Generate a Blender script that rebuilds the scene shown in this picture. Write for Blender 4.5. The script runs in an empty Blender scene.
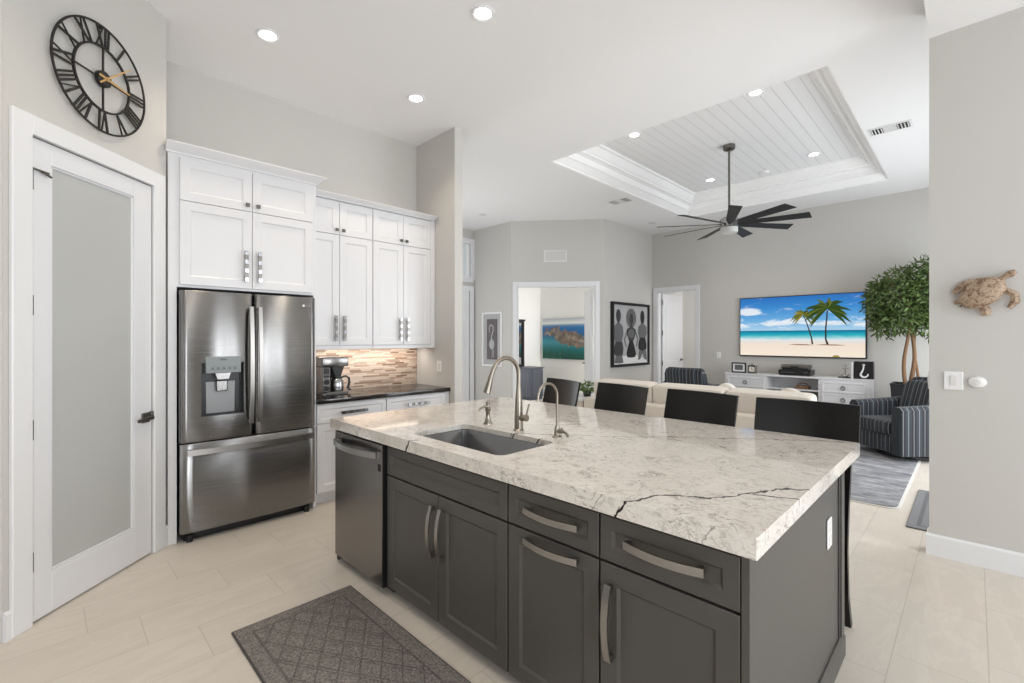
import bpy, bmesh, math, random
from mathutils import Vector, Matrix
random.seed(7)
scene = bpy.context.scene
COL = scene.collection
PI = math.pi

# ------------------------------------------------------------------ camera, world, light, exposure
VIEW = math.atan(462 / 465.0)                       # heading of the camera, from +X towards +Y
cam_data = bpy.data.cameras.new('camera')
cam_data.sensor_width = 36.0
cam_data.lens = 465.0 / 1024.0 * 36.0
cam_data.shift_y = -3.5 / 1024.0
cam_data.clip_start = 0.02
cam = bpy.data.objects.new('camera', cam_data)
COL.objects.link(cam)
cam.location = (0, 0, 1.44)
cam.rotation_euler = (PI / 2, 0, VIEW - PI / 2)
scene.camera = cam
scene.view_settings.view_transform = 'Standard'
scene.view_settings.look = 'None'
scene.view_settings.exposure = 0.0
scene.view_settings.gamma = 1.0
scene.view_settings.use_curve_mapping = False
scene.cycles.max_bounces = 10
scene.cycles.diffuse_bounces = 6
scene.cycles.glossy_bounces = 5
scene.cycles.sample_clamp_indirect = 6.0
scene.cycles.caustics_reflective = False
scene.cycles.caustics_refractive = False

world = bpy.data.worlds.new('world')
scene.world = world
world.use_nodes = True
world.node_tree.nodes['Background'].inputs['Color'].default_value = (0.80, 0.90, 1.0, 1)
world.node_tree.nodes['Background'].inputs['Strength'].default_value = 0.9


def area_light(name, loc, direction, sx, sy, power, color=(1, 1, 1)):
    d = bpy.data.lights.new(name, 'AREA')
    d.shape = 'RECTANGLE'; d.size = sx; d.size_y = sy; d.energy = power; d.color = color
    o = bpy.data.objects.new(name, d); COL.objects.link(o)
    o.location = loc
    o.rotation_euler = Vector(direction).to_track_quat('-Z', 'Y').to_euler()
    return o

DAY = (0.93, 0.965, 1.0)
# daylight standing in the glazed openings of the walls behind the camera and round the corner; added fill lamps in the rooms beyond
area_light('daylight_patio_slider', (-0.98, -3.52, 1.55), (0, 1, 0.14), 1.1, 2.85, 96, DAY)
area_light('daylight_patio_slider', (0.27, -3.52, 1.55), (0, 1, 0.14), 1.1, 2.85, 46, DAY)
area_light('daylight_kitchen_slider', (2.60, -3.52, 1.55), (0, 1, 0.10), 0.38, 2.85, 42, DAY)
area_light('daylight_kitchen_slider', (3.08, -3.52, 1.55), (0, 1, 0.10), 0.20, 2.85, 22, DAY)
area_light('daylight_kitchen_slider', (3.52, -3.52, 1.55), (0, 1, 0.10), 0.34, 2.85, 38, DAY)
area_light('daylight_living_slider', (6.8, -0.93, 1.42), (0, 1, -0.12), 3.7, 2.5, 145, DAY)
area_light('daylight_side_window', (-2.12, 0.6, 1.60), (1, 0.0, 0), 2.5, 1.5, 17, (1.0, 0.96, 0.91))
area_light('bedroom_fill_lamp', (8.72, 5.6, 1.5), (-1, 0.6, 0), 0.8, 1.4, 74, (1.0, 0.985, 0.96))  # added lamp to brighten the bedroom; that wall has no window
area_light('hall_fill_lamp', (4.0, 7.28, 1.5), (0.35, -1, 0), 1.2, 2.0, 60, DAY)  # added to brighten the entry hall; the wall is solid at this spot
area_light('passage_fill_lamp', (9.9, 3.46, 1.7), (0, 1, 0), 0.9, 1.5, 9, (1, 0.97, 0.94))  # added lamp lifting the passage; its side wall has no opening


# ------------------------------------------------------------------ materials
def lin(c):
    c /= 255.0
    return c / 12.92 if c <= 0.04045 else ((c + 0.055) / 1.055) ** 2.4

def rgb(r, g, b):
    return (lin(r), lin(g), lin(b), 1.0)

class NT:
    """small wrapper round a material's node tree"""
    def __init__(self, name):
        self.m = bpy.data.materials.new(name); self.m.use_nodes = True
        self.t = self.m.node_tree; self.n = self.t.nodes; self.l = self.t.links
        self.b = self.n['Principled BSDF']
    def new(self, typ, **kw):
        n = self.n.new(typ)
        for k, v in kw.items(): setattr(n, k, v)
        return n
    def put(self, sock, v):
        if isinstance(v, bpy.types.NodeSocket): self.l.new(v, sock)
        elif v is not None: sock.default_value = v
    def math(self, op, a, b=None, c=None, clamp=False):
        n = self.new('ShaderNodeMath', operation=op); n.use_clamp = clamp
        self.put(n.inputs[0], a)
        if b is not None: self.put(n.inputs[1], b)
        if c is not None: self.put(n.inputs[2], c)
        return n.outputs[0]
    def mix(self, f, a, b, mode='MIX'):
        n = self.new('ShaderNodeMix', data_type='RGBA', blend_type=mode)
        self.put(n.inputs[0], f); self.put(n.inputs[6], a); self.put(n.inputs[7], b)
        return n.outputs[2]
    def coords(self, kind='Object'):
        return self.new('ShaderNodeTexCoord').outputs[kind]
    def xyz(self, v=None):
        s = self.new('ShaderNodeSeparateXYZ'); self.l.new(v if v is not None else self.coords(), s.inputs[0])
        return s.outputs[0], s.outputs[1], s.outputs[2]
    def comb(self, x, y, z):
        c = self.new('ShaderNodeCombineXYZ')
        for i, v in enumerate((x, y, z)): self.put(c.inputs[i], v)
        return c.outputs[0]
    def noise(self, v, scale, detail=2, rough=0.5, dist=0.0):
        n = self.new('ShaderNodeTexNoise')
        self.l.new(v, n.inputs['Vector']); n.inputs['Scale'].default_value = scale
        n.inputs['Detail'].default_value = detail; n.inputs['Roughness'].default_value = rough
        n.inputs['Distortion'].default_value = dist
        return n.outputs['Fac']
    def white(self, v):
        n = self.new('ShaderNodeTexWhiteNoise', noise_dimensions='3D'); self.l.new(v, n.inputs['Vector'])
        return n.outputs['Value']
    def ramp(self, f, stops, interp='LINEAR'):
        n = self.new('ShaderNodeValToRGB'); n.color_ramp.interpolation = interp
        e = n.color_ramp.elements
        while len(e) < len(stops): e.new(0.5)
        for i, (p, c) in enumerate(stops): e[i].position = p; e[i].color = c
        self.l.new(f, n.inputs[0]); return n.outputs['Color']
    def step(self, x, lo, hi):
        n = self.new('ShaderNodeMapRange', interpolation_type='SMOOTHSTEP')
        self.put(n.inputs['Value'], x); self.put(n.inputs['From Min'], lo); self.put(n.inputs['From Max'], hi)
        return n.outputs['Result']
    def bump(self, h, strength=0.2, dist=0.01):
        n = self.new('ShaderNodeBump'); n.inputs['Strength'].default_value = strength
        n.inputs['Distance'].default_value = dist; self.l.new(h, n.inputs['Height'])
        self.l.new(n.outputs[0], self.b.inputs['Normal'])
    def color(self, c): self.put(self.b.inputs['Base Color'], c)
    def set(self, **kw):
        for k, v in kw.items(): self.put(self.b.inputs[k.replace('_', ' ')], v)
        return self

def plain(name, c, rough=0.5, metal=0.0, bump=0.0, bscale=60, var=0.0, **kw):
    """painted / moulded surface with faint procedural unevenness"""
    t = NT(name)
    v = t.coords()
    n = t.noise(v, bscale, 3)
    dark = tuple(x * (1 - var) for x in c[:3]) + (1,)
    t.color(t.mix(n, dark, c) if var > 0 else c)
    t.set(Roughness=rough, Metallic=metal, **kw)
    if bump > 0: t.bump(n, bump, 0.004)
    return t.m

def emit(name, c, s):
    t = NT(name)
    t.color(c); t.put(t.b.inputs['Emission Color'], c); t.b.inputs['Emission Strength'].default_value = s
    return t.m

def screen(name, c, s=1.0):
    t = NT(name); t.color((0, 0, 0, 1)); t.set(Roughness=0.35)
    t.put(t.b.inputs['Emission Color'], c); t.b.inputs['Emission Strength'].default_value = s
    t.b.inputs['Specular IOR Level'].default_value = 0.1
    return t.m

def brushed(name, c, rough=0.25, axis='x', fine=0.03, aniso=0.0):
    t = NT(name)
    x, y, z = t.xyz()
    if axis == 'x': v = t.comb(t.math('MULTIPLY', x, 2.0), t.math('MULTIPLY', y, 2.0), t.math('MULTIPLY', z, 400.0))
    else: v = t.comb(t.math('MULTIPLY', x, 400.0), t.math('MULTIPLY', y, 400.0), t.math('MULTIPLY', z, 2.0))
    n = t.noise(v, 1.0, 2)
    t.color(t.mix(n, tuple(q * 0.9 for q in c[:3]) + (1,), c))
    t.set(Metallic=1.0, Roughness=t.math('MULTIPLY_ADD', n, 0.08, rough - 0.04))
    if aniso > 0:
        t.b.inputs['Anisotropic'].default_value = aniso; t.b.inputs['Anisotropic Rotation'].default_value = 0.25
        tg = t.new('ShaderNodeTangent'); tg.direction_type = 'RADIAL'; tg.axis = 'Z'
        t.l.new(tg.outputs[0], t.b.inputs['Tangent'])
    t.bump(n, fine, 0.001)
    return t.m

M = {}
M['wall'] = plain('wall_paint', rgb(200, 198, 194), 0.85, bump=0.05, bscale=180)
M['wall_dark'] = plain('reflection_dark_wall', rgb(92, 89, 85), 0.85, bump=0.05, bscale=180)  # dark tone invented for unseen walls, deepening fridge and island-front reflections
M['wall_cream'] = plain('cream_wall_paint', rgb(236, 236, 234), 0.85, bump=0.04, bscale=180)
M['ceiling'] = plain('ceiling_paint', rgb(239, 239, 240), 0.9, bump=0.05, bscale=220)
M['trim'] = plain('white_trim_paint', rgb(228, 229, 231), 0.35)
M['crown'] = plain('bright_white_crown_paint', rgb(250, 250, 250), 0.4)
M['door_white'] = plain('white_door_paint', rgb(224, 225, 228), 0.38)
M['cab_white'] = plain('white_cabinet_lacquer', rgb(222, 222, 224), 0.3)
M['cab_grey'] = plain('charcoal_cabinet_paint', rgb(76, 74, 71), 0.38, var=0.04, bscale=8)
M['black_gap'] = plain('dark_recess', rgb(22, 22, 22), 0.7)
M['black_plastic'] = plain('black_plastic', rgb(20, 20, 22), 0.35)
M['steel'] = brushed('brushed_stainless', rgb(140, 139, 138), 0.26, 'x', fine=0.008, aniso=0.97)
M['steel_dark'] = brushed('brushed_dark_stainless', rgb(138, 136, 134), 0.24, 'x')
M['handle'] = plain('satin_nickel_handle', rgb(160, 157, 154), 0.32, 1.0)
M['sink_steel'] = plain('satin_sink_steel', rgb(136, 136, 137), 0.2, 1.0)
M['panel'] = plain('grey_control_panel', rgb(122, 130, 131), 0.3, 0.0)
M['dispenser'] = plain('grey_dispenser_back', rgb(140, 141, 142), 0.35, 0.3)
M['chrome'] = plain('polished_chrome', rgb(165, 165, 167), 0.2, 1.0)
M['nickel'] = plain('warm_brushed_nickel', rgb(150, 142, 131), 0.28, 1.0, bump=0.03, bscale=300)
M['pewter'] = plain('antique_pewter', rgb(120, 117, 112), 0.3, 1.0)
M['iron'] = plain('black_wrought_iron', rgb(30, 28, 27), 0.5, 0.2)
M['brass'] = plain('satin_brass', rgb(206, 168, 112), 0.4, 0.5)
M['black_wood'] = plain('black_lacquered_wood', rgb(17, 15, 15), 0.3, var=0.2, bscale=12, Specular_IOR_Level=0.35)
M['granite'] = plain('black_granite', rgb(44, 40, 38), 0.12, var=0.5, bscale=260)
M['plate'] = plain('white_plastic_plate', rgb(236, 236, 236), 0.35)
M['off_white'] = plain('off_white_plastic', rgb(222, 221, 218), 0.4)
M['leaf_pot'] = plain('dark_planter', rgb(38, 38, 42), 0.5)
M['bark'] = plain('tree_bark', rgb(140, 108, 80), 0.85, bump=0.5, bscale=40, var=0.45)
M['lamp_on'] = emit('lit_lamp_disc', (1.0, 0.96, 0.9, 1), 9.0)
M['led'] = emit('led_strip', (1.0, 0.88, 0.72, 1), 8.0)
M['lamp_off'] = plain('unlit_lamp_disc', rgb(205, 205, 203), 0.4)
M['frost_lens'] = plain('frosted_lamp_lens', rgb(226, 228, 226), 0.3, Transmission_Weight=0.2)

def fabric(name, c, rough=0.95, var=0.12, scale=180, bump=0.25):
    t = NT(name); v = t.coords()
    n = t.noise(v, scale, 2); n2 = t.noise(v, 6, 2)
    d = tuple(q * (1 - var) for q in c[:3]) + (1,)
    t.color(t.mix(t.math('MULTIPLY_ADD', n2, 0.4, t.math('MULTIPLY', n, 0.6)), d, c))
    t.set(Roughness=rough); t.b.inputs['Sheen Weight'].default_value = 0.15
    t.bump(n, bump, 0.003)
    return t.m
M['sofa'] = fabric('cream_sofa_fabric', rgb(216, 207, 195))
M['sofa_cushion'] = fabric('cream_cushion_fabric', rgb(224, 216, 205))
M['pillow_white'] = fabric('white_pillow_fabric', rgb(232, 228, 220))

def striped(name, axis):
    t = NT(name); x, y, z = t.xyz()
    c = {'x': x, 'y': y}[axis]
    w = t.noise(t.coords(), 5, 2)
    c = t.math('ADD', c, t.math('MULTIPLY', t.math('SUBTRACT', w, 0.5), 0.006))
    u = t.math('FRACT', t.math('DIVIDE', t.math('ADD', c, 10.03), 0.062))
    d = t.math('ABSOLUTE', t.math('SUBTRACT', u, 0.5))
    s = t.math('SUBTRACT', 1.0, t.step(d, 0.03, 0.075))
    u2 = t.math('FRACT', t.math('DIVIDE', t.math('ADD', c, 10.0), 0.124))
    band = t.step(t.math('ABSOLUTE', t.math('SUBTRACT', u2, 0.5)), 0.2, 0.3)
    n = t.noise(t.coords(), 240, 2)
    base = t.mix(band, rgb(34, 36, 41), rgb(48, 55, 62))
    t.color(t.mix(t.math('MULTIPLY', s, 0.62), base, rgb(156, 160, 162)))
    t.set(Roughness=0.9); t.b.inputs['Sheen Weight'].default_value = 0.1
    t.bump(n, 0.2, 0.003)
    return t.m
M['stripe_x'] = striped('pinstripe_upholstery_across', 'x')
M['stripe_y'] = striped('pinstripe_upholstery_along', 'y')

def floor_material():
    t = NT('beige_porcelain_tile'); x, y, z = t.xyz()
    row_h, L, y0, x0, st = 0.311, 0.61, 3.065, 0.15, 0.197
    ry = t.math('DIVIDE', t.math('SUBTRACT', y, y0), row_h)
    row = t.math('FLOOR', ry); fy = t.math('FRACT', ry)
    ux = t.math('DIVIDE', t.math('SUBTRACT', t.math('MULTIPLY_ADD', row, st, x), x0), L)
    col = t.math('FLOOR', ux); fx = t.math('FRACT', ux)
    ey = t.math('MULTIPLY', t.math('SUBTRACT', 0.5, t.math('ABSOLUTE', t.math('SUBTRACT', fy, 0.5))), row_h)
    ex = t.math('MULTIPLY', t.math('SUBTRACT', 0.5, t.math('ABSOLUTE', t.math('SUBTRACT', fx, 0.5))), L)
    e = t.math('MINIMUM', ex, ey)
    grout = t.math('SUBTRACT', 1.0, t.step(e, 0.0012, 0.0028))
    rnd = t.white(t.comb(col, row, 1.0))
    v = t.comb(t.math('MULTIPLY_ADD', rnd, 13.0, t.math('MULTIPLY', x, 0.9)), t.math('MULTIPLY_ADD', rnd, 7.0, t.math('MULTIPLY', y, 3.2)), rnd)
    n = t.noise(v, 2.2, 5, 0.6, 0.8)
    n2 = t.noise(v, 9.0, 4, 0.6, 0.4)
    vein = t.math('SUBTRACT', 1.0, t.step(t.math('ABSOLUTE', t.math('SUBTRACT', n, 0.5)), 0.0, 0.05))
    c = t.mix(n, rgb(207, 198, 186), rgb(224, 216, 205))
    c = t.mix(t.math('MULTIPLY', n2, 0.5), c, rgb(201, 194, 184))
    c = t.mix(t.math('MULTIPLY', vein, 0.4), c, rgb(224, 216, 204))
    c = t.mix(t.math('MULTIPLY', rnd, 0.14), c, rgb(188, 180, 170))
    c = t.mix(t.math('MULTIPLY', grout, 0.5), c, rgb(168, 160, 150))
    t.color(c)
    t.set(Roughness=t.math('MULTIPLY_ADD', n2, 0.15, 0.27))
    t.b.inputs['Specular IOR Level'].default_value = 0.45
    t.bump(t.math('SUBTRACT', 1.0, grout), 0.25, 0.002)
    return t.m
M['floor'] = floor_material()

def marble():
    t = NT('veined_white_marble'); v = t.coords(); x, y, z = t.xyz(v)
    warp = t.noise(v, 3.0, 3, 0.6)
    warp2 = t.noise(v, 14.0, 3, 0.6)
    w1 = t.math('SUBTRACT', warp, 0.5); w2 = t.math('SUBTRACT', warp2, 0.5)
    # cloudy ground
    cl = t.noise(v, 5.0, 6, 0.62, 0.6)
    fine = t.noise(v, 46.0, 4, 0.65)
    c = t.mix(cl, rgb(204, 198, 190), rgb(231, 227, 221))
    c = t.mix(t.step(fine, 0.52, 0.75), c, rgb(190, 181, 171))
    # fine grey threads
    def threads(sc, lo, amt, colr, c, dist):
        vw = t.comb(t.math('MULTIPLY_ADD', w1, dist, t.math('MULTIPLY', x, 1.0)), t.math('MULTIPLY_ADD', w2, dist * 0.5, y), z)
        nn = t.noise(vw, sc, 4, 0.55, 1.2)
        r = t.math('SUBTRACT', 1.0, t.step(t.math('ABSOLUTE', t.math('SUBTRACT', nn, 0.5)), 0.0, lo))
        gate = t.step(t.noise(v, sc * 0.6, 2), 0.42, 0.62)
        return t.mix(t.math('MULTIPLY', t.math('MULTIPLY', r, gate), amt), c, colr)
    c = threads(7.0, 0.016, 0.75, rgb(138, 130, 124), c, 0.3)
    c = threads(12.0, 0.022, 0.7, rgb(142, 132, 122), c, 0.25)
    c = threads(22.0, 0.035, 0.5, rgb(160, 152, 144), c, 0.15)
    # named dark veins: (ax, ay, bx, by, half width, strength, bend, wobble)
    for ax, ay, bx, by, hw, st, bend, wob in [
        (1.27, 0.845, 1.49, 0.655, 0.0065, 1.0, 0.020, 0.06), (1.47, 0.665, 1.86, 0.385, 0.0065, 1.0, 0.018, 0.07),
        (1.66, 0.53, 1.72, 0.38, 0.0055, 0.95, 0.0, 0.03), (1.62, 2.10, 2.90, 0.30, 0.0045, 0.75, 0.03, 0.07),
        (1.97, 1.95, 2.32, 1.66, 0.0045, 0.8, 0.0, 0.05), (1.28, 2.045, 1.36, 1.99, 0.007, 1.0, 0.0, 0.02),
        (1.27, 0.90, 1.33, 0.86, 0.0016, 0.6, 0.0, 0.03), (2.15, 2.98, 2.86, 1.75, 0.0028, 0.5, 0.03, 0.06),
        (1.785, 1.78, 1.83, 1.755, 0.006, 1.0, 0.0, 0.01), (1.785, 1.60, 1.83, 1.575, 0.006, 1.0, 0.0, 0.01),
        (1.27, 0.53, 1.34, 0.46, 0.0025, 0.5, 0.0, 0.05), (1.30, 2.70, 1.80, 2.55, 0.002, 0.4, 0.0, 0.06)]:
        L = math.hypot(bx - ax, by - ay); dx, dy = (bx - ax) / L, (by - ay) / L
        px = t.math('SUBTRACT', x, ax); py = t.math('MULTIPLY_ADD', t.math('SUBTRACT', z, 0.92), 0.6, t.math('SUBTRACT', y, ay))
        s = t.math('ADD', t.math('MULTIPLY', px, dx), t.math('MULTIPLY', py, dy))
        d = t.math('SUBTRACT', t.math('MULTIPLY', px, -dy), t.math('MULTIPLY', py, -dx))
        d = t.math('ADD', d, t.math('MULTIPLY', w1, wob)); d = t.math('ADD', d, t.math('MULTIPLY', w2, wob * 1.1))
        if bend: d = t.math('ADD', d, t.math('MULTIPLY', t.math('SINE', t.math('MULTIPLY', s, 2 * PI / L)), bend))
        wid = t.math('MULTIPLY', t.math('MULTIPLY_ADD', fine, 1.2, 0.35), hw)
        r = t.math('SUBTRACT', 1.0, t.step(t.math('DIVIDE', t.math('ABSOLUTE', d), wid), 0.5, 1.15))
        gate = t.math('MULTIPLY', t.step(s, 0.0, 0.02), t.math('SUBTRACT', 1.0, t.step(s, L - 0.03, L)))
        c = t.mix(t.math('MULTIPLY', t.math('MULTIPLY', r, gate), st), c, rgb(34, 29, 28))
    t.color(c)
    t.set(Roughness=0.07); t.b.inputs['Specular IOR Level'].default_value = 0.5
    return t.m
M['marble'] = marble()

def mosaic():
    t = NT('stone_strip_mosaic'); x, y, z = t.xyz()
    rh = 0.0165
    rz = t.math('DIVIDE', z, rh); row = t.math('FLOOR', rz); fz = t.math('FRACT', rz)
    off = t.white(t.comb(row, 3.0, 1.0)); ln = t.math('MULTIPLY_ADD', t.white(t.comb(row, 9.0, 4.0)), 0.08, 0.09)
    ux = t.math('DIVIDE', t.math('MULTIPLY_ADD', off, 0.3, x), ln)
    col = t.math('FLOOR', ux); fx = t.math('FRACT', ux)
    r = t.white(t.comb(col, row, 2.0))
    c = t.ramp(r, [(0.0, rgb(112, 90, 76)), (0.10, rgb(150, 124, 106)), (0.25, rgb(186, 162, 144)), (0.5, rgb(206, 186, 168)), (0.78, rgb(218, 202, 186)), (1.0, rgb(172, 158, 146))])
    n = t.noise(t.coords(), 90, 3)
    c = t.mix(t.math('MULTIPLY', n, 0.3), c, rgb(150, 122, 98))
    ez = t.math('SUBTRACT', 0.5, t.math('ABSOLUTE', t.math('SUBTRACT', fz, 0.5)))
    ex = t.math('MULTIPLY', t.math('SUBTRACT', 0.5, t.math('ABSOLUTE', t.math('SUBTRACT', fx, 0.5))), 6.0)
    g = t.step(t.math('MINIMUM', ez, ex), 0.02, 0.08)
    t.color(t.mix(g, rgb(150, 128, 106), c)); t.set(Roughness=0.4)
    t.bump(t.math('ADD', g, r), 0.3, 0.004)
    return t.m
M['mosaic'] = mosaic()

def plank_ceiling():
    t = NT('white_tongue_and_groove'); x, y, z = t.xyz()
    u = t.math('FRACT', t.math('DIVIDE', t.math('ADD', y, 0.092), 0.1305))
    d = t.math('MULTIPLY', t.math('SUBTRACT', 0.5, t.math('ABSOLUTE', t.math('SUBTRACT', u, 0.5))), 0.1305)
    g = t.step(d, 0.0005, 0.0035)
    t.color(t.mix(g, rgb(186, 186, 186), rgb(240, 240, 241))); t.set(Roughness=0.5)
    t.bump(g, 0.5, 0.005)
    return t.m
M['planks'] = plank_ceiling()

def diamond_mat():
    t = NT('charcoal_diamond_mat'); x, y, z = t.xyz()
    n = t.noise(t.coords(), 130, 4, 0.8); n2 = t.noise(t.coords(), 30, 3)
    p = 0.105
    def lines(e):
        f = t.math('FRACT', t.math('DIVIDE', e, p))
        return t.math('SUBTRACT', 1.0, t.step(t.math('ABSOLUTE', t.math('SUBTRACT', f, 0.5)), 0.02, 0.055))
    a = lines(t.math('ADD', t.math('MULTIPLY', x, 1.0), t.math('MULTIPLY', y, 0.62)))
    b = lines(t.math('SUBTRACT', t.math('MULTIPLY', x, 1.0), t.math('MULTIPLY', y, 0.62)))
    c_ = lines(t.math('ADD', t.math('ADD', t.math('MULTIPLY', x, 1.0), t.math('MULTIPLY', y, 0.62)), 0.018))
    inx = t.math('SUBTRACT', 0.305, t.math('ABSOLUTE', x)); iny = t.math('SUBTRACT', 0.625, t.math('ABSOLUTE', y))
    ed = t.math('MINIMUM', inx, iny)
    inner = t.step(ed, 0.075, 0.08)
    ring = t.math('SUBTRACT', 1.0, t.step(t.math('ABSOLUTE', t.math('SUBTRACT', ed, 0.078)), 0.003, 0.007))
    gro = t.math('MAXIMUM', t.math('MULTIPLY', t.math('MAXIMUM', t.math('MAXIMUM', a, b), t.math('MULTIPLY', c_, 0.7)), inner), ring)
    edge = t.math('SUBTRACT', 1.0, t.step(ed, 0.006, 0.010))
    c = t.mix(t.step(n, 0.35, 0.65), rgb(82, 78, 75), rgb(158, 152, 147))
    c = t.mix(t.math('MULTIPLY', n2, 0.3), c, rgb(92, 90, 88))
    c = t.mix(t.math('MULTIPLY', gro, 0.5), c, rgb(74, 70, 68))
    c = t.mix(t.math('MULTIPLY', edge, 0.8), c, rgb(56, 53, 52))
    t.color(c); t.set(Roughness=0.95)
    t.bump(t.math('SUBTRACT', t.math('MULTIPLY', n, 0.5), gro), 0.6, 0.006)
    return t.m
M['mat'] = diamond_mat()

def living_rug():
    t = NT('distressed_grey_rug'); x, y, z = t.xyz(); v = t.coords()
    n = t.noise(t.comb(t.math('MULTIPLY', x, 5.0), t.math('MULTIPLY', y, 1.6), 0.0), 1.6, 8, 0.78)
    n2 = t.noise(v, 130, 2)
    c = t.ramp(n, [(0.32, rgb(70, 72, 78)), (0.45, rgb(124, 125, 130)), (0.55, rgb(158, 158, 161)), (0.68, rgb(206, 206, 206))])
    c = t.mix(t.math('MULTIPLY', n2, 0.3), c, rgb(80, 82, 88))
    t.color(c); t.set(Roughness=0.95); t.bump(n2, 0.3, 0.005)
    return t.m
M['rug'] = living_rug()
M['rug_edge'] = fabric('pale_rug_binding', rgb(214, 212, 208))

def runner_mat():
    t = NT('dark_grey_runner'); x, y, z = t.xyz()
    n = t.noise(t.coords(), 160, 2)
    ed = t.math('MINIMUM', t.math('SUBTRACT', 0.6, t.math('ABSOLUTE', x)), t.math('SUBTRACT', 0.38, t.math('ABSOLUTE', y)))
    ring = t.math('SUBTRACT', 1.0, t.step(t.math('ABSOLUTE', t.math('SUBTRACT', ed, 0.07)), 0.01, 0.016))
    c = t.mix(n, rgb(92, 93, 96), rgb(138, 139, 141))
    t.color(t.mix(t.math('MULTIPLY', ring, 0.5), c, rgb(62, 62, 64))); t.set(Roughness=0.95); t.bump(n, 0.3, 0.005)
    return t.m
M['runner'] = runner_mat()

def turtle_mat():
    t = NT('mottled_sea_turtle_shell'); v = t.coords()
    n = t.noise(v, 34, 5, 0.75, 0.5)
    t.color(t.ramp(n, [(0.2, rgb(66, 48, 36)), (0.42, rgb(124, 96, 74)), (0.56, rgb(184, 162, 138)), (0.72, rgb(98, 70, 50))]))
    t.set(Roughness=0.45); t.bump(n, 0.6, 0.01)
    return t.m
M['turtle'] = turtle_mat()

def leaf_mat(name, a, b):
    t = NT(name)
    g = t.new('ShaderNodeObjectInfo')
    n = t.noise(t.coords(), 9, 3, 0.7)
    t.color(t.mix(n, a, b)); t.set(Roughness=0.5)
    return t.m
M['leaf'] = leaf_mat('ficus_leaves', rgb(34, 56, 26), rgb(104, 128, 62))
M['leaf_small'] = leaf_mat('bright_plant_leaves', rgb(58, 88, 40), rgb(130, 156, 84))

def frosted():
    t = NT('frosted_pantry_glass'); n = t.noise(t.coords(), 400, 2)
    t.color(t.mix(n, rgb(180, 182, 181), rgb(188, 190, 189)))
    t.set(Roughness=0.16); t.b.inputs['Specular IOR Level'].default_value = 0.5
    return t.m
M['frosted'] = frosted()

def clear_glass(name):
    t = NT(name); t.color((0.95, 0.98, 1, 1)); t.set(Roughness=0.02, Transmission_Weight=1.0, IOR=1.02, Alpha=0.35)
    return t.m
M['glass'] = clear_glass('window_glass')
M['mirror'] = plain('mirror_glass', rgb(210, 214, 216), 0.03, 1.0)
M['blue_grey'] = plain('slate_blue_furniture_paint', rgb(74, 79, 90), 0.45, var=0.15, bscale=10)
M['art_white'] = plain('print_paper_white', rgb(226, 226, 226), 0.7)
M['art_light'] = plain('print_pale_grey', rgb(186, 186, 188), 0.7, var=0.25, bscale=24)
M['art_mid'] = plain('print_mid_grey', rgb(112, 112, 114), 0.7, var=0.45, bscale=30)
M['art_dark'] = plain('print_dark_grey', rgb(62, 62, 64), 0.7, var=0.4, bscale=30)
M['art_black'] = plain('print_black', rgb(20, 20, 21), 0.7)
M['art_plum'] = plain('print_plum_grey', rgb(110, 103, 106), 0.7, var=0.3, bscale=14)

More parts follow.
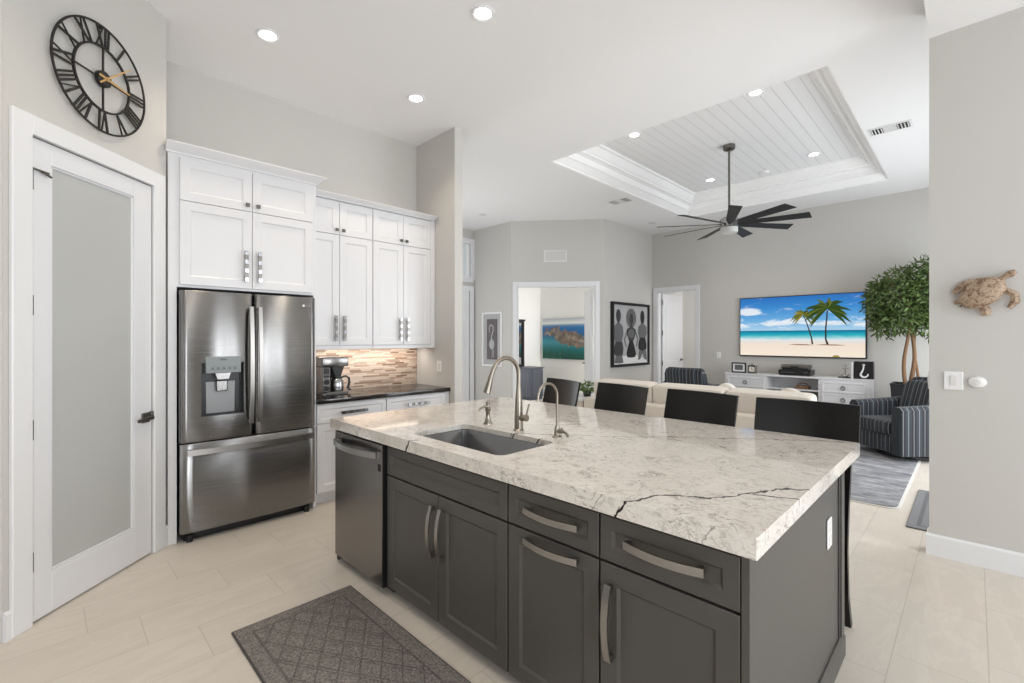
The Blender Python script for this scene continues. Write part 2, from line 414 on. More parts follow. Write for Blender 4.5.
# ------------------------------------------------------------------ mesh builder
class MB:
    def __init__(self): self.bm = bmesh.new(); self.mi = 0
    def _mark(self, faces):
        for f in faces: f.material_index = self.mi
    def box(self, x0, y0, z0, x1, y1, z1, bev=0.0, seg=1, rot=None, pivot=None):
        mat = Matrix.Translation(((x0 + x1) / 2, (y0 + y1) / 2, (z0 + z1) / 2)) @ Matrix.Diagonal((abs(x1 - x0), abs(y1 - y0), abs(z1 - z0), 1))
        if rot is not None:
            pv = Vector(pivot if pivot is not None else ((x0 + x1) / 2, (y0 + y1) / 2, (z0 + z1) / 2))
            mat = Matrix.Translation(pv) @ rot @ Matrix.Translation(-pv) @ mat
        r = bmesh.ops.create_cube(self.bm, size=1.0, matrix=mat)
        vs = r['verts']; fs = {f for v in vs for f in v.link_faces}
        self._mark(fs)
        if bev > 0:
            es = list({e for v in vs for e in v.link_edges})
            rb = bmesh.ops.bevel(self.bm, geom=es, offset=bev, segments=seg, profile=0.5, affect='EDGES')
            self._mark(rb['faces'])
        return self
    def loft(self, rings, cap=True, closed=True):
        """rings: list of lists of points, same count"""
        vs = [[self.bm.verts.new(p) for p in r] for r in rings]
        n = len(vs[0]); fs = []
        for a, b in zip(vs, vs[1:]):
            for i in range(n if closed else n - 1):
                j = (i + 1) % n
                fs.append(self.bm.faces.new((a[i], a[j], b[j], b[i])))
        if cap and closed:
            fs.append(self.bm.faces.new(list(reversed(vs[0])))); fs.append(self.bm.faces.new(vs[-1]))
        self._mark(fs); return self
    def tube(self, pts, r, n=10, flat=None):
        pts = [Vector(p) for p in pts]
        rs = r if isinstance(r, (list, tuple)) else [r] * len(pts)
        rings = []; prev = None
        for i, p in enumerate(pts):
            t = (pts[min(i + 1, len(pts) - 1)] - pts[max(i - 1, 0)]).normalized()
            if prev is None:
                a = Vector((0, 0, 1)) if abs(t.z) < 0.9 else Vector((1, 0, 0))
                u = t.cross(a).normalized()
            else:
                u = (prev - t * prev.dot(t)).normalized()
            prev = u; w = t.cross(u)
            rings.append([p + (u * math.cos(2 * PI * k / n) + w * math.sin(2 * PI * k / n)) * rs[i] for k in range(n)])
        return self.loft(rings)
    def cyl(self, p0, p1, r0, r1=None, n=20):
        return self.tube([p0, p1], [r0, r0 if r1 is None else r1], n)
    def bar(self, pts, w, h, up=(0, 0, 1)):
        """rectangular section swept along a path: w across, h along 'up'"""
        pts = [Vector(p) for p in pts]; up = Vector(up); rings = []
        for i, p in enumerate(pts):
            t = (pts[min(i + 1, len(pts) - 1)] - pts[max(i - 1, 0)]).normalized()
            s = t.cross(up).normalized(); q = s.cross(t)
            ww = w[i] if isinstance(w, (list, tuple)) else w
            hh = h[i] if isinstance(h, (list, tuple)) else h
            rings.append([p + s * ww / 2 + q * hh / 2, p - s * ww / 2 + q * hh / 2, p - s * ww / 2 - q * hh / 2, p + s * ww / 2 - q * hh / 2])
        return self.loft(rings)
    def lathe(self, prof, c=(0, 0, 0), n=28, axis='z'):
        rings = []
        for r, h in prof:
            ring = []
            for k in range(n):
                a = 2 * PI * k / n; ca, sa = math.cos(a) * r, math.sin(a) * r
                p = {'z': (ca, sa, h), 'y': (ca, h, -sa), 'x': (h, ca, sa)}[axis]
                ring.append((c[0] + p[0], c[1] + p[1], c[2] + p[2]))
            rings.append(ring)
        return self.loft(rings)
    def prism(self, poly, d0, d1, axis='z'):
        """2-D polygon extruded along an axis; poly in the other two (x,y | x,z | y,z)"""
        def P(a, b, d): return {'z': (a, b, d), 'y': (a, d, b), 'x': (d, a, b)}[axis]
        return self.loft([[P(a, b, d0) for a, b in poly], [P(a, b, d1) for a, b in poly]])
    def poly(self, pts):
        f = self.bm.faces.new([self.bm.verts.new(p) for p in pts]); self._mark([f]); return self
    def ball(self, c, rx, ry, rz, u=16, v=10, power=1.0):
        m = Matrix.Translation(c) @ Matrix.Diagonal((rx, ry, rz, 1))
        r = bmesh.ops.create_uvsphere(self.bm, u_segments=u, v_segments=v, radius=1.0, matrix=m)
        self._mark({f for q in r['verts'] for f in q.link_faces}); return self
    def cushion(self, c, sx, sy, sz, e=0.35, n=18, rot=None):
        """puffy box: superellipsoid"""
        def sp(a, p): return math.copysign(abs(a) ** p, a)
        rings = []
        for i in range(n + 1):
            ph = -PI / 2 + PI * i / n
            if i in (0, n): ph *= 0.985
            ring = []
            for k in range(2 * n):
                th = 2 * PI * k / (2 * n)
                p = Vector((sp(math.cos(ph), e) * sp(math.cos(th), e) * sx / 2, sp(math.cos(ph), e) * sp(math.sin(th), e) * sy / 2, sp(math.sin(ph), e) * sz / 2))
                if rot is not None: p = rot @ p
                ring.append(Vector(c) + p)
            rings.append(ring)
        return self.loft(rings)
    def build(self, name, mats, parent=None, loc=(0, 0, 0), rotz=0.0, smooth=True, angle=35):
        bmesh.ops.recalc_face_normals(self.bm, faces=self.bm.faces)
        me = bpy.data.meshes.new(name); self.bm.to_mesh(me); self.bm.free()
        for m in (mats if isinstance(mats, (list, tuple)) else [mats]): me.materials.append(m)
        if smooth:
            me.shade_smooth(); me.set_sharp_from_angle(angle=math.radians(angle))
        o = bpy.data.objects.new(name, me); COL.objects.link(o)
        o.location = loc; o.rotation_euler = (0, 0, rotz)
        if parent is not None: o.parent = parent
        return o

def tag(o, label, cat, group=None):
    o['label'] = label; o['category'] = cat
    if group: o['group'] = group
    return o

def thing(name, label, cat, loc=(0, 0, 0), rotz=0.0, group=None):
    o = bpy.data.objects.new(name, None); COL.objects.link(o)
    o.empty_display_size = 0.05; o.location = loc; o.rotation_euler = (0, 0, rotz)
    return tag(o, label, cat, group)

def struct(name, mb, mats, parent=None, loc=(0, 0, 0), rotz=0.0, smooth=False):
    o = mb.build(name, mats, parent, loc, rotz, smooth)
    if parent is None: o['kind'] = 'structure'
    return o

def pivot(name, loc=(0, 0, 0), rotz=0.0):
    o = bpy.data.objects.new(name, None); COL.objects.link(o); o.location = loc; o.rotation_euler = (0, 0, rotz)
    o['kind'] = 'structure'; return o

def copy_tree(o, parent=None):
    c = o.copy(); COL.objects.link(c)
    if parent is not None: c.parent = parent
    for ch in list(o.children): copy_tree(ch, c)
    return c

RW = -PI / 2        # rotation for fronts that face -X (local x runs towards -Y, local -y towards -X)

# ------------------------------------------------------------------ room shell
H = 3.66            # main ceiling
XR = 4.165          # right wall face
XT = 9.2            # television wall face
YK = 4.585          # kitchen wall face
WT = 0.12

m = MB(); m.box(-2.4, -3.8, -0.1, 11, 8.3, 0.0); struct('floor', m, M['floor'])

# ceiling with the tray opening
TX0, TX1, TY0, TY1 = 4.50, 8.37, 0.84, 3.78
m = MB()
m.box(-2.4, 0.212, H, TX0, 8.3, H + 0.1)
m.box(XR + 0.135, -3.8, H, 11, 0.22, H + 0.1)
m.box(TX0, 0.22, H, 11, TY0, H + 0.1)
m.box(TX1, TY0, H, 11, 8.3, H + 0.1)
m.box(TX0, TY1, H, TX1, 8.3, H + 0.1)
struct('ceiling', m, M['ceiling'])
m = MB(); m.box(-2.4, -3.8, 3.44, XR + 0.135, 0.212, H + 0.1); struct('ceiling_nook', m, M['ceiling'])

# tray: stepped crown profile (inset, z)
prof = [(0.002, H), (-0.03, H + 0.01), (-0.03, H + 0.42), (0.29, H + 0.42), (0.29, 3.998), (0.285, 3.975), (0.26, 3.968), (0.205, 3.885),
        (0.185, 3.875), (0.185, 3.85), (0.165, 3.85), (0.10, 3.845), (0.10, 3.76), (0.085, 3.752), (0.03, 3.69), (0.015, 3.685), (0.015, 3.665), (0.002, 3.663)]
m = MB(); rings = []
for (d, z) in prof:
    rings.append([(TX0 + d, TY0 + d, z), (TX1 - d, TY0 + d, z), (TX1 - d, TY1 - d, z), (TX0 + d, TY1 - d, z)])
rings.append(rings[0])
m.loft(rings, cap=False); struct('trim_1', m, M['crown'])
m = MB(); m.box(TX0 + 0.25, TY0 + 0.25, 4.0, TX1 - 0.25, TY1 - 0.25, 4.05); struct('ceiling_planks', m, M['planks'])

def wall(name, p0, p1, z1=H, t=WT, openings=(), mat='wall', z0=0.0):
    """wall from p0 to p1 (seen face on the right-hand side is local -y); openings = (a0, a1, z0, z1) along it"""
    p0 = Vector((p0[0], p0[1])); p1 = Vector((p1[0], p1[1])); L = (p1 - p0).length
    ang = math.atan2(p1.y - p0.y, p1.x - p0.x)
    m = MB(); a = 0.0
    for (o0, o1, b0, b1) in sorted(openings):
        if o0 > a: m.box(a, 0, z0, o0, t, z1)
        if b0 > z0: m.box(o0, 0, z0, o1, t, b0)
        if b1 < z1: m.box(o0, 0, b1, o1, t, z1)
        a = o1
    if a < L: m.box(a, 0, z0, L, t, z1)
    return struct(name, m, M[mat], None, (p0.x, p0.y, 0), ang), ang

def baseboard(name, p0, p1, hgt=0.14, t=0.016):
    p0 = Vector((p0[0], p0[1])); p1 = Vector((p1[0], p1[1])); L = (p1 - p0).length
    ang = math.atan2(p1.y - p0.y, p1.x - p0.x)
    m = MB(); m.prism([(0, 0), (-t, 0), (-t, hgt - 0.012), (-t + 0.008, hgt), (0, hgt)], 0, L, 'x')
    return struct(name, m, M['trim'], None, (p0.x, p0.y, 0), ang)

def casing(name, a0, a1, ztop, w=0.09, t=0.02, parent=None, z0=0.0, loc=(0, 0, 0), rotz=0.0, y=0.0):
    """flat casing around an opening a0..a1 x z0..ztop in local x/z, on the face y"""
    m = MB()
    m.box(a0 - w, y - t, z0, a0, y, ztop + w, 0.004); m.box(a1, y - t, z0, a1 + w, y, ztop + w, 0.004)
    m.box(a0, y - t, ztop, a1, y, ztop + w, 0.004)
    if z0 > 0: m.box(a0, y - t, z0 - w, a1, y, z0, 0.004)
    return struct(name, m, M['trim'], parent, loc, rotz)

# kitchen wall, its short side and the dividing stub
wall('wall_kitchen', (0.6, YK), (3.05, YK))
wall('wall_stub', (3.045, YK + WT), (3.045, 3.875), t=0.105)      # faces -X
# pantry wall in its own frame: local x = depth along the view, facing the island
PR = 2.405
def pw(k): return (k * math.cos(VIEW) - PR * math.sin(VIEW), k * math.sin(VIEW) + PR * math.cos(VIEW))
P0 = pw(2.195); P1 = pw(3.235)
wall('wall_pantry', P0, P1, openings=[(2.318 - 2.195, 3.106 - 2.195, 0, 2.455)])
wall('wall_pantry_side', (P1[0] - 0.003, YK + WT), (P1[0] - 0.003, P1[1] + 0.09), t=-0.08)
wall('wall_pantry_left', (-2.32, P0[1]), (P0[0] - 0.001, P0[1]))
PB = Vector((P0[0], P0[1], 0))
pfr = dict(loc=(P0[0], P0[1], 0), rotz=VIEW)
k0 = 2.195
casing('trim_2', 2.318 - k0, 3.106 - k0, 2.455, w=0.098, t=0.02, **pfr)
m = MB(); m.prism([(0, 0), (-0.016, 0), (-0.016, 0.128), (-0.008, 0.14), (0, 0.14)], 0, 0.03, 'x'); struct('baseboard_pantry_left', m, M['trim'], **pfr)
m = MB(); m.prism([(0, 0), (-0.016, 0), (-0.016, 0.128), (-0.008, 0.14), (0, 0.14)], 3.204 - k0, 3.24 - k0, 'x'); struct('baseboard_pantry_right', m, M['trim'], **pfr)
baseboard('baseboard_pantry_wall', (-2.2, P0[1]), (P0[0] - 0.01, P0[1]))
# closet box behind the pantry door
m = MB(); m.box(2.3 - k0, 0.75, 0, 3.12 - k0, 0.78, 2.6); struct('wall_pantry_back', m, M['wall'], **pfr)

# pantry door, hinged left
dp = pivot('door_1', (P0[0], P0[1], 0), VIEW)
dp['label'] = 'white pantry door with one tall frosted glass pane under the clock'
D0, D1 = 2.323 - k0, 3.101 - k0
G0, G1, GZ0, GZ1 = 2.430 - k0, 2.960 - k0, 0.225, 2.340
m = MB()
m.box(D0, 0.0, 0.012, G0, 0.04, 2.448, 0.002); m.box(G1, 0.0, 0.012, D1, 0.04, 2.448, 0.002)
m.box(G0, 0.0, 0.012, G1, 0.04, GZ0, 0.002); m.box(G0, 0.0, GZ1, G1, 0.04, 2.448, 0.002)
for (a, b, c, d) in ((G0, GZ0, G0 + 0.012, GZ1), (G1 - 0.012, GZ0, G1, GZ1), (G0, GZ0, G1, GZ0 + 0.012), (G0, GZ1 - 0.012, G1, GZ1)):
    m.box(a, 0.006, b, c, 0.034, d, 0.003)
m.build('door_frame', M['door_white'], dp)
m = MB(); m.box(G0 + 0.004, 0.014, GZ0 + 0.004, G1 - 0.004, 0.022, GZ1 - 0.004)
m.build('glass_pane', M['frosted'], dp)['label'] = 'frosted glass pane'
for z in (2.235, 1.605, 0.978, 0.313):
    m = MB()
    for q in range(5): m.cyl((D0 - 0.003, -0.006, z - 0.05 + q * 0.02), (D0 - 0.003, -0.006, z - 0.032 + q * 0.02), 0.006, n=10)
    m.box(D0 - 0.003, -0.004, z - 0.05, D0 + 0.012, 0.0, z + 0.05)
    m.build('hinge', M['chrome'], dp)
m = MB(); m.box(D0 - 0.003, -0.012, 2.286, D0 + 0.085, -0.002, 2.294); m.cyl((D0 + 0.04, -0.02, 2.284), (D0 + 0.085, -0.02, 2.27), 0.006)
m.build('hinge_stop', M['pewter'], dp)
m = MB()
kx = 3.047 - k0
m.box(kx - 0.032, -0.010, 0.885, kx + 0.032, 0.0, 0.95, 0.003)
m.cyl((kx, -0.01, 0.918), (kx, -0.05, 0.918), 0.011)
m.bar([(kx + 0.008, -0.05, 0.918), (kx - 0.06, -0.052, 0.918), (kx - 0.115, -0.05, 0.912)], 0.012, 0.02)
m.box(kx + 0.03, -0.022, 0.90, kx + 0.048, 0.0, 0.955, 0.004)
m.build('lever_handle', M['pewter'], dp)

# right wall with the turtle
m = MB(); m.box(XR, -3.6, 0, XR + 0.135, 0.212, 3.66); struct('wall_right', m, M['wall'])
m = MB()
m.prism([(XR, 0), (XR - 0.016, 0), (XR - 0.016, 0.128), (XR - 0.008, 0.14), (XR, 0.14)], -3.6, 0.228, 'y')
m.prism([(0.212, 0), (0.228, 0), (0.228, 0.128), (0.22, 0.14), (0.212, 0.14)], XR, XR + 0.135, 'x')
struct('baseboard_right', m, M['trim'])

# entry hall
wall('wall_hall', (3.3, 7.34), (6.27, 7.34), openings=[(2.08, 2.94, 2.64, 3.42)])
wall('wall_entry', (6.27, 7.34 + WT), (6.27, 6.25), t=0.10)
wall('wall_hall_left', (3.3, 4.7), (3.3, 7.34 + WT), t=-0.12)
B0 = (6.27, 6.25); B1 = (7.37, 4.90)
LB = math.hypot(B1[0] - B0[0], B1[1] - B0[1]); AB = math.atan2(B1[1] - B0[1], B1[0] - B0[0])
BO0, BO1 = 0.115, 1.58        # opening of the double doorway along the angled wall
wall('wall_bedroom', B0, B1, openings=[(BO0, BO1, 0, 2.42)])
bfr = dict(loc=(B0[0], B0[1], 0), rotz=AB)
casing('trim_3', BO0, BO1, 2.42, w=0.085, t=0.02, **bfr)
m = MB(); m.box(BO0 - 0.002, 0.0, 0, BO0 + 0.02, WT, 2.42); m.box(BO1 - 0.02, 0, 0, BO1 + 0.002, WT, 2.42); m.box(BO0, 0, 2.40, BO1, WT, 2.422)
struct('trim_4', m, M['trim'], **bfr)
wall('wall_living', B1, (XT + WT, 4.90), t=0.10)
baseboard('baseboard_living', B1, (XT, 4.90))
baseboard('baseboard_entry', (6.27, 7.34), (6.27, 6.25))
# television wall, opening near the far corner. Local x runs towards -Y from y=4.9
OT0, OT1 = 4.9 - 4.775, 4.9 - 3.955
wall('wall_television', (XT, 4.90), (XT, -1.12), openings=[(OT0, OT1, 0, 2.415)])
tfr = dict(loc=(XT, 4.90, 0), rotz=RW)
casing('trim_5', OT0, OT1, 2.415, w=0.088, t=0.02, **tfr)
m = MB(); m.box(OT0 - 0.002, 0, 0, OT0 + 0.018, WT, 2.415); m.box(OT1 - 0.018, 0, 0, OT1 + 0.002, WT, 2.415); m.box(OT0, 0, 2.397, OT1, WT, 2.417)
struct('trim_6', m, M['trim'], **tfr)
baseboard('baseboard_television', (XT, 3.86), (XT, -1.0))

# hall: transom window and front-door side panel
m = MB()
casing('trim_7', 2.08, 2.94, 3.42, w=0.055, t=0.02, z0=2.64, loc=(3.3, 7.34, 0))
wn = pivot('window_1', (3.3, 7.34, 0))
m = MB()
for a, b, c, d in ((2.08, 2.64, 2.13, 3.42), (2.89, 2.64, 2.94, 3.42), (2.13, 2.64, 2.89, 2.69), (2.13, 3.37, 2.89, 3.42), (2.66, 2.69, 2.70, 3.37)): m.box(a, 0.0, b, c, 0.06, d)
m.build('window_frame', M['trim'], wn)
m = MB(); m.box(2.13, 0.028, 2.69, 2.89, 0.034, 3.37); m.build('window_pane', M['glass'], wn)
d2 = pivot('door_2', (3.3, 7.34, 0))
m = MB(); m.box(1.98, -0.03, 0, 2.72, 0.0, 2.40, 0.003); m.box(2.2, -0.036, 0.3, 2.66, -0.03, 2.2, 0.004); m.build('door_panel', M['door_white'], d2)
m = MB(); m.box(2.72, -0.045, 0, 2.80, 0, 2.40, 0.004); m.box(1.98, -0.045, 2.40, 2.94, 0, 2.50, 0.004); m.box(2.83, -0.045, 0, 2.94, 0, 2.40, 0.004); m.build('door_frame', M['trim'], d2)

# rooms beyond: bedroom, and the passage past the television wall
wall('wall_bedroom_back', (8.8, 7.82), (8.8, 5.0), t=0.1, mat='wall_cream')
wall('wall_bedroom_left', (6.37, 7.72), (8.9, 7.72), t=0.1, mat='wall_cream')
m = MB(); m.box(9.32, 4.86, 0, 10.75, 4.9, 2.7); struct('wall_passage_left', m, M['wall_cream'])
m = MB(); m.box(10.6, 3.3, 0, 10.72, 4.86, 2.7); struct('wall_passage_back', m, M['wall_cream'])
m = MB(); m.box(9.32, 3.3, 0, 10.6, 3.4, 2.7); struct('wall_passage_right', m, M['wall_cream'])
m = MB(); m.box(9.32, 3.3, 2.7, 10.75, 4.9, 2.78); struct('ceiling_passage', m, M['ceiling'])
# unseen walls behind the camera with glazed openings, two darkened for the reflections
wall('wall_back', (XR + 0.13, -3.6), (-2.2, -3.6), openings=[(0.545, 1.945, 0, 3.0), (3.395, 5.895, 0, 3.0)], mat='wall_dark')
wall('wall_left', (-2.2, -3.72), (-2.2, P0[1] + WT), openings=[(2.9, 5.7, 0.9, 2.5)], mat='wall_dark')
wall('wall_living_right', (XT + WT, -1.0), (XR + 0.135, -1.0), openings=[(0.6, 4.4, 0, 2.6)])
def slider(name, x0, x1, y, n=4, axis='x', z0=0.0, z1=2.6):
    w = pivot(name)
    m = MB(); g = MB(); t = 0.06
    for i in range(n + 1):
        c = x0 + (x1 - x0) * i / n
        a, b = max(x0, c - t / 2), min(x1, c + t / 2)
        if axis == 'x': m.box(a, y - 0.03, z0, b, y + 0.03, z1)
        else: m.box(y - 0.03, a, z0, y + 0.03, b, z1)
    for z in (z0, z1 - 0.07):
        if axis == 'x': m.box(x0, y - 0.028, z, x1, y + 0.028, z + 0.07)
        else: m.box(y - 0.028, x0, z, y + 0.028, x1, z + 0.07)
    m.build('window_frame', M['trim'], w)
    if axis == 'x': g.box(x0, y - 0.004, z0, x1, y + 0.004, z1)
    else: g.box(y - 0.004, x0, z0, y + 0.004, x1, z1)
    g.build('window_pane', M['glass'], w)
slider('window_2', -1.60, 0.90, -3.66, 2, z1=3.0)
slider('window_5', 2.35, 3.75, -3.66, 3, z1=3.0)
slider('window_3', 4.92, 8.72, -1.06, 3)
slider('window_4', -0.82, 1.98, -2.26, 2, 'y', 0.9, 2.5)

# passage door leaf standing open, hinged on the left of the television-wall opening
d3 = pivot('door_3', (XT + 0.125, 4.752, 0), math.radians(-5))
def panel_leaf(par, w, h, t=0.04):
    m = MB(); m.box(0.004, -t, 0.01, w, 0, h, 0.002)
    for z0, z1 in ((0.2, 0.95), (1.1, h - 0.14)):
        m.box(0.11, -t - 0.006, z0, w - 0.11, -t, z1, 0.005)
    return m.build('door_panel', M['door_white'], par)
panel_leaf(d3, 0.78, 2.38)
for z in (0.25, 0.9, 1.55, 2.2):
    m = MB(); m.cyl((0, -0.03, z - 0.05), (0, -0.03, z + 0.05), 0.008); m.build('hinge', M['black_plastic'], d3)
m = MB(); m.cyl((0.72, -0.04, 0.96), (0.72, -0.09, 0.96), 0.012); m.bar([(0.73, -0.09, 0.96), (0.62, -0.09, 0.96)], 0.012, 0.018); m.lathe([(0.0, -0.048), (0.028, -0.048), (0.028, -0.04), (0.0, -0.04)], (0.72, 0, 0.96), 16, 'y')
m.build('lever_handle', M['pewter'], d3)
d4 = pivot('door_4', (10.6, 4.42, 0), RW)
m = MB(); m.box(0.09, -0.03, 0.01, 0.75, -0.004, 2.03, 0.003); m.box(0.18, -0.036, 0.25, 0.66, -0.03, 1.9, 0.004); m.build('door_panel', M['door_white'], d4)
m = MB(); m.box(0.0, -0.045, 0, 0.085, 0, 2.12, 0.004); m.box(0.085, -0.045, 2.035, 0.84, 0, 2.12, 0.004); m.build('door_frame', M['trim'], d4)

# bedroom door leaf, hinged right, standing open into the room
HB = Vector((B0[0], B0[1], 0)) + Vector((math.cos(AB), math.sin(AB), 0)) * (BO1 - 0.025) + Vector((-math.sin(AB), math.cos(AB), 0)) * (WT + 0.01)
d5 = pivot('door_5', HB, AB + math.radians(97.5))
m = MB(); m.box(0.004, 0.0, 0.01, 0.70, 0.04, 2.38, 0.002); m.box(0.1, 0.04, 0.25, 0.6, 0.046, 2.22, 0.005); m.box(0.1, -0.006, 0.25, 0.6, 0.0, 2.22, 0.005); m.build('door_panel', M['door_white'], d5)
m = MB()
for s in (1, -1):
    y = 0.04 if s > 0 else 0.0
    m.cyl((0.64, y, 0.93), (0.64, y + s * 0.05, 0.93), 0.011); m.bar([(0.65, y + s * 0.05, 0.93), (0.54, y + s * 0.05, 0.93)], 0.012, 0.018)
m.build('lever_handle', M['pewter'], d5)

# ------------------------------------------------------------------ shared kitchen builders
def shaker(name, x0, z0, x1, z1, parent, mat, y=0.0, t=0.02, rail=0.06, rec=0.009):
    """shaker front: local x/z rectangle, faces -y, front plane at y-t"""
    m = MB(); yf = y - t
    a = [(x0, z0), (x1, z0), (x1, z1), (x0, z1)]
    def ring(d, yy): return [(x0 + d, yy, z0 + d), (x1 - d, yy, z0 + d), (x1 - d, yy, z1 - d), (x0 + d, yy, z1 - d)]
    m.loft([ring(0, y), ring(0, yf + 0.002), ring(0.002, yf), ring(rail, yf), ring(rail + 0.010, yf + rec)])
    return m.build(name, mat, parent, angle=25)

def arc_handle(parent, p0, p1, out, w, name='handle', mat='handle', bow=0.022, t=0.008, post=0.018):
    """strap handle bowed outwards; p0-p1 in local coords, out = unit outward vector, w = strap width"""
    p0, p1, out = Vector(p0), Vector(p1), Vector(out); d = (p1 - p0).normalized(); side = d.cross(out).normalized()
    m = MB(); pts = []; n = 12
    for i in range(n + 1):
        u = i / n; pts.append(p0.lerp(p1, u) + out * (post + bow * 4 * u * (1 - u)))
    m.bar(pts, t, w, side)
    for p, s in ((p0, 1), (p1, -1)):
        q = p + d * s * 0.012
        m.bar([q, q + out * (post + 0.004)], 0.018, w * 0.9, side)
    return m.build(name, M[mat], parent)

def strip_handle(parent, c, L, vertical=True, y=-0.02):
    """short flat chrome bar made of squares, on two posts"""
    m = MB(); cx, cz = c
    for i in (-1, 1):
        if vertical: m.box(cx - 0.006, y - 0.022, cz + i * L * 0.36 - 0.006, cx + 0.006, y, cz + i * L * 0.36 + 0.006)
        else: m.box(cx + i * L * 0.36 - 0.006, y - 0.022, cz - 0.006, cx + i * L * 0.36 + 0.006, y, cz + 0.006)
    n = 7; s = L / n
    for i in range(n):
        a = -L / 2 + i * s; m.mi = i % 2; pr = 0.0 if i % 2 else 0.004
        if vertical: m.box(cx - 0.013, y - 0.034 - pr, cz + a, cx + 0.013, y - 0.022, cz + a + s, 0.001)
        else: m.box(cx + a, y - 0.034 - pr, cz - 0.013, cx + a + s, y - 0.022, cz + 0.013, 0.001)
    return m.build('handle', [M['chrome'], M['pewter']], parent)

def knob(parent, cx, cz, y=-0.02):
    m = MB(); m.cyl((cx, y, cz), (cx, y - 0.018, cz), 0.006); m.box(cx - 0.014, y - 0.03, cz - 0.014, cx + 0.014, y - 0.018, cz + 0.014, 0.002)
    return m.build('knob', M['pewter'], parent)

def crown(name, pts, zb, zt, proj):
    """crown moulding along the polyline pts (x,y, outward normal handled by offset pairs)"""
    m = MB(); hgt = zt - zb
    prof = [(0.0, 0.0), (0.012, 0.0), (0.012, hgt * 0.18), (proj * 0.45, hgt * 0.5), (proj * 0.8, hgt * 0.78), (proj * 0.85, hgt * 0.86), (proj, hgt * 0.86), (proj, hgt), (0.0, hgt)]
    rings = []
    for (x, y, nx, ny) in pts:
        rings.append([(x + nx * d, y + ny * d, zb + z) for d, z in prof])
    m.loft(rings); return m

# ------------------------------------------------------------------ refrigerator and its cabinet
fr = thing('refrigerator', 'stainless steel french door refrigerator with water dispenser and bottom freezer', 'refrigerator', (1.132, 3.97, 0))
FX = 0.466
m = MB(); m.box(-FX + 0.012, 0.01, 0.03, FX - 0.012, 0.58, 1.762, 0.004); m.build('body', M['black_plastic'], fr)
def bowed_door(x0, x1, z0, z1, hole=None):
    """slab whose front is gently convex; optional rectangular recess hole"""
    xs = [x0 + (x1 - x0) * i / 24 for i in range(25)]
    if hole:
        for q in hole[:2]:
            xs[min(range(1, 24), key=lambda i: abs(xs[i] - q))] = q
    zs = [z0, z0 + 0.006, z1 - 0.006, z1] if not hole else [z0, z0 + 0.006, hole[2], hole[3], z1 - 0.006, z1]
    def yf(x, z):
        u = (x - (x0 + x1) / 2) / ((x1 - x0) / 2)
        y = -0.082 + 0.010 * u * u + 0.018 * max(0, abs(u) - 0.93) ** 2 / 0.0049
        if z in (z0, z1): y += 0.004
        return y
    m = MB(); V = {}
    def v(i, j):
        if (i, j) not in V: V[(i, j)] = m.bm.verts.new((xs[i], yf(xs[i], zs[j]), zs[j]))
        return V[(i, j)]
    for i in range(24):
        for j in range(len(zs) - 1):
            if hole and hole[0] - 1e-6 <= xs[i] and xs[i + 1] <= hole[1] + 1e-6 and zs[j] == hole[2]: continue
            m.bm.faces.new((v(i, j), v(i + 1, j), v(i + 1, j + 1), v(i, j + 1)))
    nz = len(zs) - 1
    B = [m.bm.verts.new(p) for p in ((x0, -0.004, z0), (x1, -0.004, z0), (x1, -0.004, z1), (x0, -0.004, z1))]
    m.bm.faces.new(B)
    m.bm.faces.new([v(i, 0) for i in range(25)] + [B[1], B[0]]); m.bm.faces.new([v(i, nz) for i in range(25)] + [B[2], B[3]])
    m.bm.faces.new([v(0, j) for j in range(nz + 1)] + [B[3], B[0]]); m.bm.faces.new([v(24, j) for j in range(nz + 1)] + [B[2], B[1]])
    return m
hole = (0.787 - 1.132, 1.06 - 1.132, 0.88, 1.262)
dl = bowed_door(-FX, -0.004, 0.705, 1.775, hole).build('door', M['steel'], fr, angle=50)
dr = bowed_door(0.004, FX, 0.705, 1.775).build('door', M['steel'], fr, angle=50)
dz = bowed_door(-FX, FX, 0.07, 0.695).build('freezer_drawer', M['steel'], fr, angle=50)
# dispenser
m = MB()
a, b, c, d = hole
m.box(a, -0.020, c, b, -0.016, d); m.box(a, -0.078, c, a + 0.004, -0.016, d); m.box(b - 0.004, -0.078, c, b, -0.016, d)
m.box(a, -0.078, c, b, -0.016, c + 0.006); m.box(a, -0.078, d - 0.004, b, -0.016, d)
m.build('dispenser_recess', M['black_plastic'], dl)
m = MB(); m.prism([(-0.095, 0.012), (0.085, 0.012), (0.088, 0.24), (-0.098, 0.24)], -0.026, -0.020, 'y')
o = m.build('dispenser_back', M['dispenser'], dl, ((a + b) / 2, 0, c))
m = MB(); cx = (a + b) / 2; m.box(a + 0.025, -0.090, 1.185, b - 0.022, -0.026, 1.305, 0.004); m.build('control_panel', M['panel'], dl)
m = MB()
for i in range(5):
    q = a + 0.055 + i * 0.036
    m = MB(); m.box(q, -0.0915, 1.212, q + 0.022, -0.0898, 1.218); m.box(q + 0.006, -0.0915, 1.218, q + 0.016, -0.0898, 1.230); m.build('button', M['art_mid'], dl)
m = MB(); m.box(cx - 0.02, -0.0915, 1.278, cx + 0.02, -0.0898, 1.290); m.build('indicator', M['art_mid'], dl)
m = MB(); m.prism([(-0.05, 0.045), (0.05, 0.045), (0.035, 0.0), (-0.035, 0.0)], -0.078, -0.03, 'y'); m.box(-0.040, -0.058, -0.09, 0.034, -0.046, -0.01, 0.006)
m.build('dispenser_paddle', M['steel_dark'], dl, (cx, 0, 1.14))
for par, x in ((dl, -0.030), (dr, 0.030)):
    arc_handle(par, (x, -0.082, 0.80), (x, -0.082, 1.675), (0, -1, 0), 0.026, bow=0.025, t=0.014, post=0.03)
